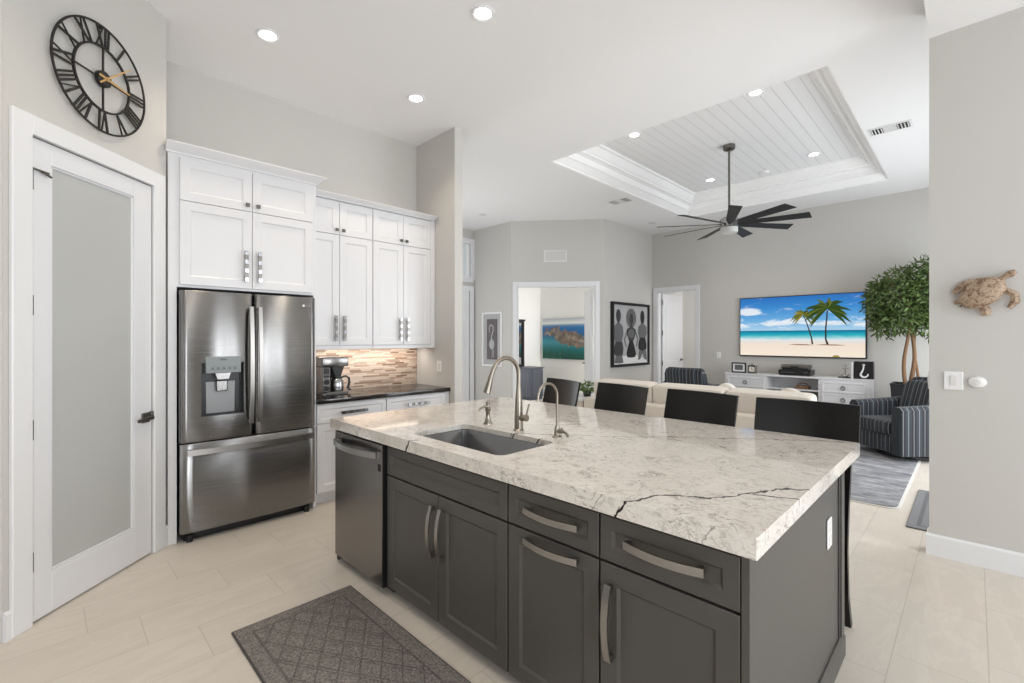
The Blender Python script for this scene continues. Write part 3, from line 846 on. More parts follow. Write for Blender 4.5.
arc_handle(dz, (-0.43, -0.076, 0.638), (0.43, -0.076, 0.638), (0, -1, 0), 0.040, bow=0.030, t=0.014, post=0.03)
m = MB(); m.lathe([(0.0, -0.0795), (0.011, -0.0795), (0.011, -0.076), (0.0, -0.076)], (0.365, 0, 1.705), 16, 'y')
for i, wd in enumerate((0.010, 0.014)):
    q = 0.385 + i * 0.018; m.box(q, -0.0795, 1.697, q + 0.003, -0.074, 1.713); m.box(q, -0.0795, 1.697, q + wd - 0.003, -0.074, 1.700)
m.box(0.403, -0.0795, 1.710, 0.414, -0.074, 1.713); m.box(0.411, -0.0795, 1.697, 0.414, -0.074, 1.706)
m.build('badge', M['handle'], dr)
m = MB(); m.box(-FX + 0.03, 0.0, 0.0, FX - 0.03, 0.5, 0.06); m.build('base_grille', M['black_plastic'], fr)
for sx in (-1, 1):
    m = MB(); m.cyl((sx * (FX - 0.06), -0.03, 0), (sx * (FX - 0.06), -0.03, 0.05), 0.022); m.build('foot', M['black_plastic'], fr)

fc = thing('fridge_cabinet', 'tall white shaker cabinet surround and cupboards above the refrigerator', 'cabinet', (0, 3.97, 0))
m = MB()
m.box(0.606, 0, 0, 0.657, 0.612, 1.80, 0.001); m.box(1.607, 0, 0, 1.63, 0.612, 1.80, 0.001)
m.box(0.606, 0, 1.80, 1.63, 0.612, 2.735, 0.001); m.build('carcass', M['cab_white'], fc)
DX = (0.672, 1.131, 1.135, 1.594)
for x0, x1, side in ((DX[0], DX[1], 1), (DX[2], DX[3], -1)):
    u = shaker('door', x0, 2.413, x1, 2.71, fc, M['cab_white'], y=0.0)
    knob(u, (x1 - 0.035) if side > 0 else (x0 + 0.035), 2.455)
    l = shaker('door', x0, 1.818, x1, 2.408, fc, M['cab_white'], y=0.0)
    strip_handle(l, ((x1 - 0.045) if side > 0 else (x0 + 0.045), 1.985), 0.235)
m = crown('c', [(0.592, 0, 0, -1), (1.63, 0, 1, -1), (1.63, 0.60, 1, 0)], 2.735, 2.80, 0.07)
m.build('crown_molding', M['cab_white'], fc)

# ------------------------------------------------------------------ wall cabinets and base cabinets on the kitchen wall
def upper_unit(x0, x1, xm, label, stile=0.0):
    c = thing('wall_cabinet', label, 'cabinet', (0, 4.24, 0), 0, 'white wall cabinets over the mosaic backsplash')
    m = MB(); m.box(x0, 0, 1.366, x1 + stile, 0.345, 2.725, 0.001); m.box(x0, -0.018, 1.332, x1 + stile, 0.02, 1.366, 0.003)
    if stile: m.box(x1, -0.018, 1.366, x1 + stile, 0, 2.725, 0.001)
    m.build('carcass', M['cab_white'], c)
    for a, b, s in ((x0 + 0.003, xm - 0.002, 1), (xm + 0.002, x1 - 0.003, -1)):
        u = shaker('door', a, 2.408, b, 2.71, c, M['cab_white']); knob(u, b - 0.03 if s > 0 else a + 0.03, 2.448)
        l = shaker('door', a, 1.373, b, 2.402, c, M['cab_white']); strip_handle(l, (b - 0.04 if s > 0 else a + 0.04, 1.53), 0.235)
    return c
upper_unit(1.632, 2.294, 1.953, 'white shaker wall cabinet right beside the refrigerator')
upper_unit(2.296, 2.985, 2.641, 'white shaker wall cabinet at the right end of the run, by the stub wall', 0.056)
m = crown('c', [(1.703, 4.222, 0, -1), (3.04, 4.222, 0, -1)], 2.727, 2.767, 0.075)
m.box(1.703, 4.222, 2.727, 3.04, 4.58, 2.745)
cm = m.build('crown_molding', M['cab_white']); tag(cm, 'white crown molding along the top of the lower wall cabinets', 'molding')

def base_unit(x0, x1, label, stile=0.0):
    c = thing('base_cabinet', label, 'cabinet', (0, 3.985, 0), 0, 'white base cabinets under the black counter')
    m = MB(); m.box(x0, 0, 0.10, x1 + stile, 0.594, 0.873, 0.001); m.box(x0, 0.07, 0, x1 + stile, 0.09, 0.10)
    if stile: m.box(x1, -0.02, 0.10, x1 + stile, 0, 0.873, 0.001)
    m.build('carcass', M['cab_white'], c)
    d = shaker('drawer', x0 + 0.003, 0.705, x1 - 0.003, 0.862, c, M['cab_white'], rail=0.035)
    strip_handle(d, ((x0 + x1) / 2, 0.785), 0.25, False)
    xm = (x0 + x1) / 2
    for a, b, s in ((x0 + 0.003, xm - 0.002, 1), (xm + 0.002, x1 - 0.003, -1)):
        l = shaker('door', a, 0.112, b, 0.698, c, M['cab_white']); strip_handle(l, (b - 0.04 if s > 0 else a + 0.04, 0.58), 0.16)
base_unit(1.634, 2.294, 'white base cabinet under the coffee maker, beside the refrigerator')
base_unit(2.298, 2.99, 'white base cabinet at the end of the black counter, by the stub wall', 0.05)
m = MB(); m.box(1.632, 3.942, 0.875, 3.043, 4.575, 0.915, 0.004, 2)
tag(m.build('countertop', M['granite']), 'black granite countertop along the kitchen wall', 'countertop')
m = MB(); m.box(1.632, 4.577, 0.915, 3.044, 4.584, 1.365); struct('trim_8', m, M['mosaic'])
# under-cabinet light bar
ul = thing('under_cabinet_light', 'warm light bar under the white wall cabinets', 'light', (2.35, 4.42, 1.364))
m = MB(); m.box(-0.62, -0.02, -0.016, 0.62, 0.02, -0.001, 0.002); m.build('housing', M['off_white'], ul)
m = MB(); m.box(-0.60, -0.012, -0.018, 0.60, 0.012, -0.0155); m.build('diffuser', M['led'], ul)
la = area_light('under_cabinet_lamp', (0, 0.0, -0.022), (0, 0.25, -1), 1.2, 0.03, 3.4, (1.0, 0.93, 0.86)); la.parent = ul

# coffee maker
cf = thing('coffee_maker', 'stainless coffee maker with black carafe handle on the black counter', 'coffee maker', (1.885, 4.27, 0.916))
m = MB(); m.box(-0.12, -0.12, 0.0, 0.125, 0.12, 0.03, 0.006); m.box(-0.12, -0.11, 0.03, -0.045, 0.12, 0.26, 0.004); m.box(-0.045, 0.05, 0.03, 0.125, 0.12, 0.26, 0.004)
m.box(-0.12, -0.12, 0.26, 0.125, 0.12, 0.348, 0.01, 2); m.build('body', M['steel_dark'], cf)
m = MB(); m.prism([(-0.06, 0.035), (0.06, 0.035), (0.025, -0.06), (-0.025, -0.06)], -0.07, 0.03, 'y'); m.build('brew_basket', M['black_plastic'], cf, (0.045, 0, 0.225))
m = MB(); m.box(-0.108, -0.114, 0.195, -0.055, -0.109, 0.25, 0.002); m.box(-0.108, -0.112, 0.165, -0.055, -0.109, 0.185); m.build('display', M['black_plastic'], cf)
for z in (0.125, 0.065):
    m = MB(); m.cyl((-0.082, -0.11, z), (-0.082, -0.125, z), 0.022); m.lathe([(0.0, -0.128), (0.016, -0.128), (0.018, -0.124), (0.0, -0.124)], (-0.082, 0, z), 18, 'y'); m.build('dial', M['black_plastic'], cf)
ca = MB().lathe([(0.0, 0.0), (0.055, 0.0), (0.06, 0.02), (0.058, 0.09), (0.045, 0.115), (0.0, 0.115)], (0.045, -0.045, 0.032), 24).build('carafe', M['chrome'], cf)
m = MB(); m.lathe([(0.0, 0.115), (0.046, 0.115), (0.046, 0.13), (0.0, 0.135)], (0.045, -0.045, 0.032), 20)
m.bar([(0.085, -0.05, 0.155), (0.125, -0.055, 0.165), (0.155, -0.06, 0.145), (0.16, -0.06, 0.10), (0.145, -0.06, 0.055), (0.17, -0.062, 0.03)], 0.018, 0.016, (0, 1, 0)); m.build('carafe_handle', M['black_plastic'], ca)

# ------------------------------------------------------------------ island (fronts face -X: local x runs towards -Y)
ZB = 0.06
def island_unit(name, y_left, label):
    return thing(name, label, 'cabinet', (1.365, y_left, 0), RW, 'charcoal cabinets of the kitchen island')
G = M['cab_grey']
sk = island_unit('sink_cabinet', 2.322, 'charcoal double door island cabinet beneath the sink')
W = 2.322 - 1.3625
m = MB(); m.box(0, 0.002, 0.06, W, 0.05, 0.10); m.box(0, 0.002, 0.82, W, 0.02, 0.858)
for q in (0, W - 0.018): m.box(q, 0.0, 0.05, q + 0.018, 0.60, 0.858)
m.box(0.018, 0.02, 0.05, W - 0.018, 0.60, 0.068); m.build('carcass', G, sk)
m = MB(); m.box(0, 0.075, 0, W, 0.09, 0.05); m.build('toe_kick', G, sk)
shaker('false_drawer', 0.006, 0.685, W - 0.003, 0.838, sk, G, rail=0.045)
wd = (W - 0.009) / 2
l = shaker('door', 0.006, ZB, 0.006 + wd - 0.002, 0.676, sk, G, rail=0.062)
arc_handle(l, (wd - 0.030, -0.02, 0.372), (wd - 0.030, -0.02, 0.622), (0, -1, 0), 0.024, mat='handle')
r = shaker('door', 0.006 + wd + 0.002, ZB, W - 0.003, 0.676, sk, G, rail=0.062)
arc_handle(r, (wd + 0.045, -0.02, 0.372), (wd + 0.045, -0.02, 0.622), (0, -1, 0), 0.024, mat='handle')

po = island_unit('pullout_cabinet', 1.3605, 'charcoal island cabinet with two horizontal handles, right of the sink cabinet')
W = 1.3605 - 0.9145
def carcass(par, W):
    m = MB(); m.box(0, 0.0, 0.05, W, 0.60, 0.858); m.build('carcass', G, par)
    m = MB(); m.box(0, 0.075, 0, W, 0.09, 0.05); m.build('toe_kick', G, par)
carcass(po, W)
d = shaker('drawer', 0.003, 0.685, W - 0.003, 0.838, po, G, rail=0.042)
arc_handle(d, (0.105, -0.02, 0.765), (0.365, -0.02, 0.765), (0, -1, 0), 0.024, mat='handle')
d = shaker('pullout_door', 0.003, ZB, W - 0.003, 0.676, po, G, rail=0.062)
arc_handle(d, (0.105, -0.02, 0.645), (0.365, -0.02, 0.645), (0, -1, 0), 0.024, mat='handle')

co = island_unit('drawer_cabinet', 0.9125, 'charcoal island cabinet at the near corner with one drawer over one door')
W = 0.9125 - 0.4535
carcass(co, W)
d = shaker('drawer', 0.003, 0.685, W - 0.002, 0.838, co, G, rail=0.045)
arc_handle(d, (0.105, -0.02, 0.768), (0.365, -0.02, 0.768), (0, -1, 0), 0.026, mat='handle')
d = shaker('door', 0.003, ZB, W - 0.002, 0.676, co, G, rail=0.065)
arc_handle(d, (0.045, -0.02, 0.36), (0.045, -0.02, 0.615), (0, -1, 0), 0.026, mat='handle')

# end panels and seating-side back panel
ep = thing('island_end_panel', 'charcoal end panel of the island facing the right wall', 'panel', (1.345, 0.43, 0))
m = MB(); m.box(0, 0, 0, 1.225, 0.022, 0.858, 0.001); m.build('panel', G, ep)
m = MB(); m.box(1.165, -0.012, 0.10, 1.225, 0.0, 0.858, 0.002); m.box(1.15, -0.006, 0.10, 1.165, 0.0, 0.858, 0.002); m.build('corner_post', G, ep)
m = MB(); m.prism([(0.0, 0), (-0.016, 0), (-0.016, 0.085), (-0.006, 0.10), (0.0, 0.10)], 0.0, 1.225, 'x'); m.build('base_molding', G, ep)
m = MB(); m.box(1.345, 2.925, 0, 2.57, 2.945, 0.858, 0.001); tag(m.build('island_side_panel', G), 'charcoal end panel of the island beside the dishwasher', 'panel')
m = MB(); m.box(2.368, 0.4545, 0, 2.39, 2.923, 0.858, 0.001)
for i in range(5): m.box(2.39, 0.455 + i * 0.597, 0.0, 2.398, 0.535 + i * 0.597, 0.858, 0.001)
tag(m.build('island_back_panel', G), 'charcoal back panel of the island behind the bar stools', 'panel')
ol = thing('outlet', 'white outlet plate on the charcoal end of the island', 'outlet', (2.30, 0.43, 0.63))
m = MB(); m.box(-0.036, -0.007, -0.060, 0.036, 0, 0.060, 0.003); m.build('cover_plate', M['plate'], ol)
m = MB(); m.box(-0.018, -0.009, 0.008, 0.018, -0.007, 0.05, 0.002); m.box(-0.018, -0.009, -0.05, 0.018, -0.007, -0.008, 0.002); m.build('socket', M['off_white'], ol)

# dishwasher
dw = thing('dishwasher', 'stainless dishwasher with a bowed bar handle at the far end of the island', 'dishwasher', (1.365, 2.923, 0), RW)
m = MB(); m.box(0.003, 0.0, 0.05, 0.597, 0.58, 0.856); m.build('body', M['black_plastic'], dw)
m = MB(); m.box(0.006, -0.044, 0.052, 0.594, -0.038, 0.843, 0.002); m.mi = 1; m.box(0.004, -0.038, 0.05, 0.596, -0.002, 0.845); dd = m.build('door', [M['steel_dark'], M['black_plastic']], dw)
arc_handle(dd, (0.035, -0.044, 0.785), (0.565, -0.044, 0.785), (0, -1, 0), 0.034, bow=0.045, t=0.012, post=0.018)
m = MB(); m.box(0.55, -0.0455, 0.695, 0.58, -0.0435, 0.735); m.build('badge', M['art_black'], dd)
m = MB(); m.box(0.003, 0.03, 0.0, 0.597, 0.05, 0.05); m.build('toe_grille', M['black_plastic'], dw)

# countertop with sink cut-out
CX0, CX1, CY0, CY1, CZ0, CZ1 = 1.305, 2.85, 0.40, 2.958, 0.86, 0.92
CZS = 0.893            # underside of the slab round the sink
SX0, SX1, SY0, SY1 = 1.413, 1.800, 1.475, 2.185
def rrect(x0, y0, x1, y1, r, n=6):
    pts = []
    for cx, cy, a0 in ((x1 - r, y1 - r, 0), (x0 + r, y1 - r, 90), (x0 + r, y0 + r, 180), (x1 - r, y0 + r, 270)):
        for i in range(n + 1):
            a = math.radians(a0 + 90 * i / n); pts.append((cx + r * math.cos(a), cy + r * math.sin(a)))
    return pts
m = MB(); bm = m.bm
inner = rrect(SX0, SY0, SX1, SY1, 0.045); outer = rrect(CX0, CY0, CX1, CY1, 0.006, 2)
def cap(z):
    vo = [bm.verts.new((x, y, z)) for x, y in outer]; vi = [bm.verts.new((x, y, z)) for x, y in inner]
    es = [bm.edges.new((L[i], L[(i + 1) % len(L)])) for L in (vo, vi) for i in range(len(L))]
    bmesh.ops.triangle_fill(bm, edges=es, use_beauty=True)
    return vo, vi
to, ti = cap(CZ1)
inner_top = inner; inner = rrect(SX0 - 0.04, SY0 - 0.04, SX1 + 0.04, SY1 + 0.04, 0.07)
bo, bi = cap(CZ0)
s1 = [bm.verts.new((x, y, CZS)) for x, y in inner_top]; s2 = [bm.verts.new((x, y, CZS)) for x, y in inner]
for A, B in ((to, bo), (ti, s1), (s1, s2), (s2, bi)):
    for i in range(len(A)):
        j = (i + 1) % len(A); bm.faces.new((A[i], A[j], B[j], B[i]))
ct = m.build('island_countertop', M['marble'], angle=30)
tag(ct, 'thick veined white marble countertop on the charcoal island', 'countertop')

# sink bowl (hangs under the cut-out)
sn = thing('sink', 'undermount stainless steel sink set into the marble island', 'sink', (0, 0, CZS))
m = MB(); d0 = 0.006
def rr(dx, z, r): return [(x, y, z) for x, y in rrect(SX0 - dx, SY0 - dx, SX1 + dx, SY1 + dx, r)]
m.loft([rr(0.022, -0.001, 0.06), rr(0.004, -0.001, 0.048), rr(0.0, -0.006, 0.045), rr(-0.012, -0.19, 0.045), rr(-0.03, -0.215, 0.05), rr(-0.032, -0.219, 0.05), rr(-0.008, -0.20, 0.055), rr(0.022, -0.004, 0.07)], cap=False)
m.loft([rr(-0.03, -0.215, 0.05), rr(-0.03, -0.219, 0.05)])
m.build('bowl', M['sink_steel'], sn)
m = MB(); m.lathe([(0.0, -0.216), (0.042, -0.216), (0.042, -0.212), (0.03, -0.213), (0.0, -0.2145)], ((SX0 + SX1) / 2, (SY0 + SY1) / 2, 0), 24); m.build('drain', M['chrome'], sn)

# faucet
def arc_path(x0, z0, reach, top, drop, n=14):
    """gooseneck in the local xz plane going towards -x"""
    r = reach / 2; pts = [(0, 0, z0), (0, 0, top - r)]
    for i in range(1, n):
        a = PI * i / n * (0.95 if drop < 0 else 1.0); pts.append((-r + r * math.cos(a), 0, top - r + r * math.sin(a)))
    pts.append((-reach - (0.012 if drop < 0 else 0.002), 0, top - r - max(drop, 0.006))); return pts
fa = thing('faucet', 'tall brushed nickel gooseneck faucet behind the sink', 'faucet', (1.882, 1.817, CZ1), math.radians(-4))
m = MB(); m.lathe([(0.0, 0), (0.030, 0), (0.030, 0.006), (0.025, 0.012), (0.0235, 0.10), (0.020, 0.16), (0.0135, 0.24), (0.0125, 0.26), (0.0, 0.26)], (0, 0, 0), 28); m.build('body', M['nickel'], fa)
pth = arc_path(0, 0.25, 0.19, 0.41, -0.012)
m = MB(); m.tube(pth, 0.0122, 14); m.build('spout', M['nickel'], fa)
e = Vector(pth[-1])
m = MB(); m.tube([e + Vector((0.002, 0, 0.004)), e + Vector((-0.006, 0, -0.02)), e + Vector((-0.020, 0, -0.062)), e + Vector((-0.027, 0, -0.082))], [0.0135, 0.015, 0.0195, 0.0195], 16); m.build('spray_head', M['nickel'], fa)
m = MB(); m.cyl((0, 0, 0.075), (0.006, -0.062, 0.075), 0.0185, n=20); m.tube([(0.004, -0.052, 0.078), (0.012, -0.060, 0.12), (0.02, -0.066, 0.155)], [0.006, 0.0055, 0.005], 10); m.build('lever', M['nickel'], fa)
sd = thing('soap_dispenser', 'small brushed nickel soap dispenser pump left of the faucet', 'soap dispenser', (1.892, 2.085, CZ1))
m = MB(); m.lathe([(0.0, 0), (0.027, 0), (0.027, 0.006), (0.02, 0.016), (0.013, 0.05), (0.013, 0.075), (0.017, 0.082), (0.017, 0.098), (0.010, 0.104), (0.010, 0.12), (0.013, 0.124), (0.013, 0.134), (0.0, 0.137)], n=24); m.build('body', M['nickel'], sd)
m = MB(); m.tube([(0, 0, 0.106), (-0.03, 0.004, 0.108), (-0.055, 0.008, 0.098), (-0.066, 0.01, 0.084)], [0.009, 0.0085, 0.0075, 0.0065], 10); m.build('spout', M['nickel'], sd)
ft = thing('filter_tap', 'slim brushed nickel filtered water tap right of the faucet', 'faucet', (1.902, 1.555, CZ1), math.radians(-4))
m = MB(); m.lathe([(0.0, 0), (0.026, 0), (0.026, 0.005), (0.016, 0.010), (0.014, 0.045), (0.010, 0.06), (0.0, 0.06)], n=22)
m.cyl((0, 0, 0.03), (0.0, -0.04, 0.034), 0.0115); m.build('body', M['nickel'], ft)
m = MB(); m.tube(arc_path(0, 0.05, 0.14, 0.285, 0.012), 0.0062, 12); m.build('spout', M['nickel'], ft)
m = MB(); m.bar([(0, -0.038, 0.036), (0.004, -0.06, 0.028), (0.004, -0.072, 0.010)], 0.012, 0.008, (1, 0, 0)); m.cyl((0, -0.036, 0.03), (0, -0.036, 0.052), 0.006); m.build('lever', M['nickel'], ft)

# kitchen mat
m = MB(); m.box(-0.305, -0.625, 0.0, 0.305, 0.625, 0.012, 0.005, 2)
tag(m.build('floor_mat', M['mat'], None, (0.945, 1.935, 0.0005)), 'charcoal floor mat with a diamond pattern in front of the sink cabinet', 'mat')

# ------------------------------------------------------------------ bar stools
def make_stool(label):
    s = thing('bar_stool', label, 'stool', (0, 0, 0), 0, 'black bar stools along the island')
    # local: faces -x (towards the island); origin on the floor below the back
    m = MB(); rows = []
    nz = 6; ny = 10
    for k in range(nz + 1):
        z = 0.865 + 0.23 * k / nz; lean = 0.033 + 0.052 * k / nz
        row = []
        for i in range(ny + 1):
            y = -0.245 + 0.49 * i / ny; row.append((lean + 0.035 * (1 - (y / 0.245) ** 2), y, z))
        rows.append(row)
    t = 0.016
    rings = [[p for p in r] + [(p[0] - t, p[1], p[2]) for p in reversed(r)] for r in rows]
    m.loft(rings); m.build('backrest', M['black_wood'], s)
    for sy in (-1, 1):
        y = sy * 0.205
        m = MB(); m.bar([(-0.015, sy * 0.210, 0.0), (-0.06, y, 0.16), (-0.085, y, 0.40), (-0.05, y, 0.62), (0.005, y, 0.78), (0.045, y, 0.90)], [0.036, 0.034, 0.034, 0.036, 0.034, 0.022], [0.026] * 6, (0, 1, 0)); m.build('rear_leg', M['black_wood'], s)
        m = MB(); m.bar([(-0.415, sy * 0.172, 0.0), (-0.40, sy * 0.172, 0.30), (-0.395, sy * 0.172, 0.60)], [0.028, 0.034, 0.038], [0.028, 0.034, 0.038], (0, 1, 0)); m.build('front_leg', M['black_wood'], s)
    m = MB(); m.bar([(-0.403, -0.165, 0.20), (-0.403, 0.165, 0.20)], 0.02, 0.034, (0, 0, 1)); m.build('footrest', M['black_wood'], s)
    m = MB(); m.box(-0.425, -0.19, 0.60, -0.02, 0.19, 0.645, 0.01); m.build('seat_frame', M['black_wood'], s)
    m = MB(); m.cushion((-0.22, 0, 0.665), 0.40, 0.38, 0.06, 0.3); m.build('seat_cushion', M['black_plastic'], s)
    return s
st0 = make_stool('black bar stool nearest the right wall, at the near corner of the island')
st = [(2.855, 0.655, 0), (2.885, 1.252, -10), (2.92, 1.853, -13), (2.94, 2.425, -19)]
labels = ['black bar stool nearest the right wall, at the near corner of the island', 'black bar stool second from the right wall, its back before the cream sofa',
          'black bar stool third from the right wall, before the far end of the sofa', 'black bar stool farthest from the right wall, behind the slim water tap']
for i, (x, y, a) in enumerate(st):
    s = st0 if i == 0 else copy_tree(st0)
    s.location = (x, y, 0); s.rotation_euler = (0, 0, math.radians(a)); s['label'] = labels[i]

# ------------------------------------------------------------------ wall clock on the pantry wall (local x along wall, faces -y)
CK = 2.705
cc = pw(CK)
ck = thing('wall_clock', 'large black wrought iron clock with roman numerals above the pantry door', 'clock', (cc[0], cc[1], 2.945), VIEW)
R0, R1 = 0.304, 0.184
def ring(mb, R, w, y0, y1, n=64):
    mb.loft([[(math.cos(2 * PI * i / n) * r, y, math.sin(2 * PI * i / n) * r) for i in range(n)] for r, y in ((R - w, y0), (R + w, y0), (R + w, y1), (R - w, y1), (R - w, y0))], cap=False)
m = MB(); ring(m, R0, 0.005, -0.030, -0.022); m.build('rim', M['iron'], ck)
m = MB(); ring(m, R1, 0.005, -0.032, -0.020); m.build('inner_ring', M['iron'], ck)
m = MB()
for a in (90, 270, 180, 0):
    c_, s_ = math.cos(math.radians(a)), math.sin(math.radians(a)); m.bar([(c_ * 0.03, -0.026, s_ * 0.03), (c_ * R1, -0.026, s_ * R1)], 0.008, 0.008, (0, 1, 0))
m.build('spokes', M['iron'], ck)
ROM = {1: 'I', 2: 'II', 3: 'III', 4: 'IIII', 5: 'V', 6: 'VI', 7: 'VII', 8: 'VIII', 9: 'IX', 10: 'X', 11: 'XI', 12: 'XII'}
WID = {'I': 0.022, 'V': 0.052, 'X': 0.056}
for h_, txt in ROM.items():
    a = math.radians(90 - 30 * h_); rad = Vector((math.cos(a), 0, math.sin(a))); tan = Vector((math.sin(a), 0, -math.cos(a)))
    tot = sum(WID[q] for q in txt); p = -tot / 2; m = MB()
    def stroke(o0, o1, w):
        a0 = rad * (R1 + 0.002) + tan * o0 + Vector((0, -0.026, 0)); a1 = rad * (R0 - 0.004) + tan * o1 + Vector((0, -0.026, 0))
        m.bar([a0, a1], w, 0.006, (0, 1, 0))
    for q in txt:
        w = WID[q]; c_ = p + w / 2
        if q == 'I': stroke(c_ * 0.85, c_, 0.012)
        elif q == 'V': stroke(c_, c_ - 0.02, 0.013); stroke(c_, c_ + 0.02, 0.007)
        else: stroke(c_ + 0.02, c_ - 0.02, 0.013); stroke(c_ - 0.02, c_ + 0.02, 0.007)
        p += w
    m.build('numeral', M['iron'], ck)
m = MB(); m.lathe([(0.0, -0.045), (0.038, -0.045), (0.046, -0.038), (0.046, -0.016), (0.0, -0.016)], n=28, axis='y'); m.build('hub', M['iron'], ck)
def hand(name, ang, L, tail, w):
    c_, s_ = math.cos(math.radians(ang)), math.sin(math.radians(ang))
    m = MB(); m.bar([(-c_ * tail, -0.05, -s_ * tail), (0, -0.05, 0), (c_ * L, -0.05, s_ * L)], [w, w * 1.2, w * 0.6], 0.003, (0, 1, 0))
    m.lathe([(0.0, -0.053), (w, -0.053), (w, -0.045), (0.0, -0.045)], n=14, axis='y'); m.build(name, M['brass'], ck)
hand('minute_hand', 42, 0.225, 0.06, 0.009)
hand('hour_hand', -4, 0.16, 0.05, 0.012)
m = MB(); m.box(-0.01, -0.021, 0.296, 0.01, 0.0, 0.306); m.build('wall_mount', M['iron'], ck)

# ------------------------------------------------------------------ switches, thermostat and turtle on the right wall (faces -X)
def rocker(name, label, loc, rotz, w=0.078, h=0.118):
    s = thing(name, label, 'light switch', loc, rotz)
    m = MB(); m.box(-w / 2, -0.007, -h / 2, w / 2, 0, h / 2, 0.003); m.build('cover_plate', M['plate'], s)
    m = MB(); m.box(-0.017, -0.011, -0.034, 0.017, -0.007, 0.034, 0.003, rot=Matrix.Rotation(0.05, 4, 'X')); m.build('rocker', M['off_white'], s)
    return s
rocker('light_switch', 'square white light switch on the right wall below the turtle', (XR, 0.095, 1.163), RW, 0.092, 0.118)
rocker('light_switch', 'white light switch on the stub wall above the black counter end', (3.045, 4.14, 1.13), RW)
rocker('light_switch', 'white light switch on the wall between the far doorway and the television', (XT, 3.50, 1.11), RW)
rocker('light_switch', 'small white switch seen through the far doorway on the passage wall', (10.6, 4.55, 1.33), RW)
s = rocker('light_switch', 'white switch plate edge on the end of the right wall', (XR + 0.068, 0.212, 1.155), PI)
t_ = thing('thermostat', 'oval white sensor next to the light switch on the right wall', 'sensor', (XR, -0.015, 1.161), RW)
m = MB(); m.lathe([(0.0, -0.020), (0.030, -0.020), (0.040, -0.014), (0.042, 0.0), (0.0, 0.0)], n=28, axis='y'); o = m.build('housing', M['plate'], t_); o.scale = (1.0, 1, 0.82)
m = MB(); m.lathe([(0.0, -0.024), (0.016, -0.023), (0.018, -0.019), (0.0, -0.019)], n=20, axis='y'); m.build('lens', M['off_white'], t_)

tu = thing('turtle_ornament', 'mottled brown sea turtle ornament hung on the right wall', 'wall ornament', (XR, -0.035, 1.722), RW)
ROT = Matrix.Rotation(math.radians(-38), 4, 'Y')   # body axis points up and to the right
m = MB(); m.ball((0, -0.035, 0), 0.118, 0.04, 0.082, 24, 14); m.bm.transform(ROT); m.build('shell', M['turtle'], tu)
m = MB(); m.tube([(0.09, -0.03, 0.01), (0.135, -0.035, 0.012), (0.165, -0.04, 0.010), (0.188, -0.036, 0.008)], [0.020, 0.016, 0.023, 0.012], 12); m.bm.transform(ROT); m.build('head', M['turtle'], tu)
def flipper(name, pts, ws):
    m = MB(); rings = []
    for i, p in enumerate(pts):
        p = Vector(p); t = (Vector(pts[min(i + 1, len(pts) - 1)]) - Vector(pts[max(i - 1, 0)])).normalized(); s_ = Vector((0, 1, 0)).cross(t)
        rings.append([p + s_ * ws[i] + Vector((0, 0, 0)), p + Vector((0, -0.008, 0)), p - s_ * ws[i], p + Vector((0, 0.008, 0))])
    m.loft(rings); m.bm.transform(ROT); m.build(name, M['turtle'], tu)
flipper('front_flipper', [(0.085, -0.028, -0.05), (0.10, -0.03, -0.10), (0.075, -0.026, -0.135), (0.03, -0.02, -0.15)], [0.016, 0.022, 0.022, 0.012])
flipper('front_flipper', [(0.05, -0.028, 0.055), (0.0, -0.032, 0.085), (-0.05, -0.026, 0.095), (-0.10, -0.02, 0.085)], [0.022, 0.024, 0.020, 0.010])
flipper('rear_flipper', [(-0.045, -0.025, -0.06), (-0.055, -0.028, -0.095), (-0.07, -0.02, -0.125)], [0.020, 0.026, 0.020])
flipper('rear_flipper', [(-0.085, -0.025, 0.02), (-0.12, -0.025, 0.028), (-0.135, -0.02, 0.03)], [0.016, 0.016, 0.008])
m = MB(); m.tube([(-0.09, -0.025, 0), (-0.13, -0.02, -0.004)], [0.012, 0.004], 8); m.bm.transform(ROT); m.build('tail', M['turtle'], tu)

# ------------------------------------------------------------------ ceiling fixtures
def can_light(x, y, z, label, on=True, power=32, r=0.079):
    c = thing('recessed_light', label, 'ceiling light', (x, y, z), 0, 'recessed lights in the ceiling')
    m = MB(); m.lathe([(r, 0.0), (r, -0.008), (r - 0.008, -0.012), (r - 0.022, -0.006), (r - 0.022, 0.0)], n=32); m.build('trim_ring', M['trim'], c)
    m = MB(); m.lathe([(0.0, -0.004), (r - 0.022, -0.004), (r - 0.022, -0.001), (0.0, -0.001)], n=28); m.build('lamp', M['lamp_on'] if on else M['lamp_off'], c)
    if on and power:
        d = bpy.data.lights.new('recessed_lamp', 'SPOT'); d.energy = power; d.spot_size = math.radians(125); d.spot_blend = 0.7; d.color = (1.0, 0.85, 0.67); d.shadow_soft_size = 0.06
        o = bpy.data.objects.new('recessed_lamp', d); COL.objects.link(o); o.location = (0, 0, -0.02); o.parent = c
    return c
CANS = [(1.157, 3.669, H, 'lit recessed light in the kitchen ceiling nearest the clock', 1), (2.114, 2.379, H, 'lit recessed light in the ceiling above the island, at the top edge', 1),
        (2.425, 3.662, H, 'lit recessed light in the ceiling above the white wall cabinets', 1), (5.235, 3.033, 4.0, 'lit recessed light at the near left corner of the plank tray ceiling', 1),
        (5.225, 1.614, 4.0, 'lit recessed light at the near right corner of the plank tray ceiling', 1), (7.60, 3.03, 4.0, 'lit recessed light in the planks beside the fan rod', 1),
        (7.55, 1.58, 4.0, 'lit recessed light at the far right corner of the plank tray ceiling', 1), (5.562, 6.261, H, 'unlit recessed light in the ceiling above the entry hall', 0), (8.273, 4.41, H, 'unlit recessed light in the ceiling corner beyond the fan blades', 0)]
for x, y, z, lb, on in CANS: can_light(x, y, z, lb, bool(on))
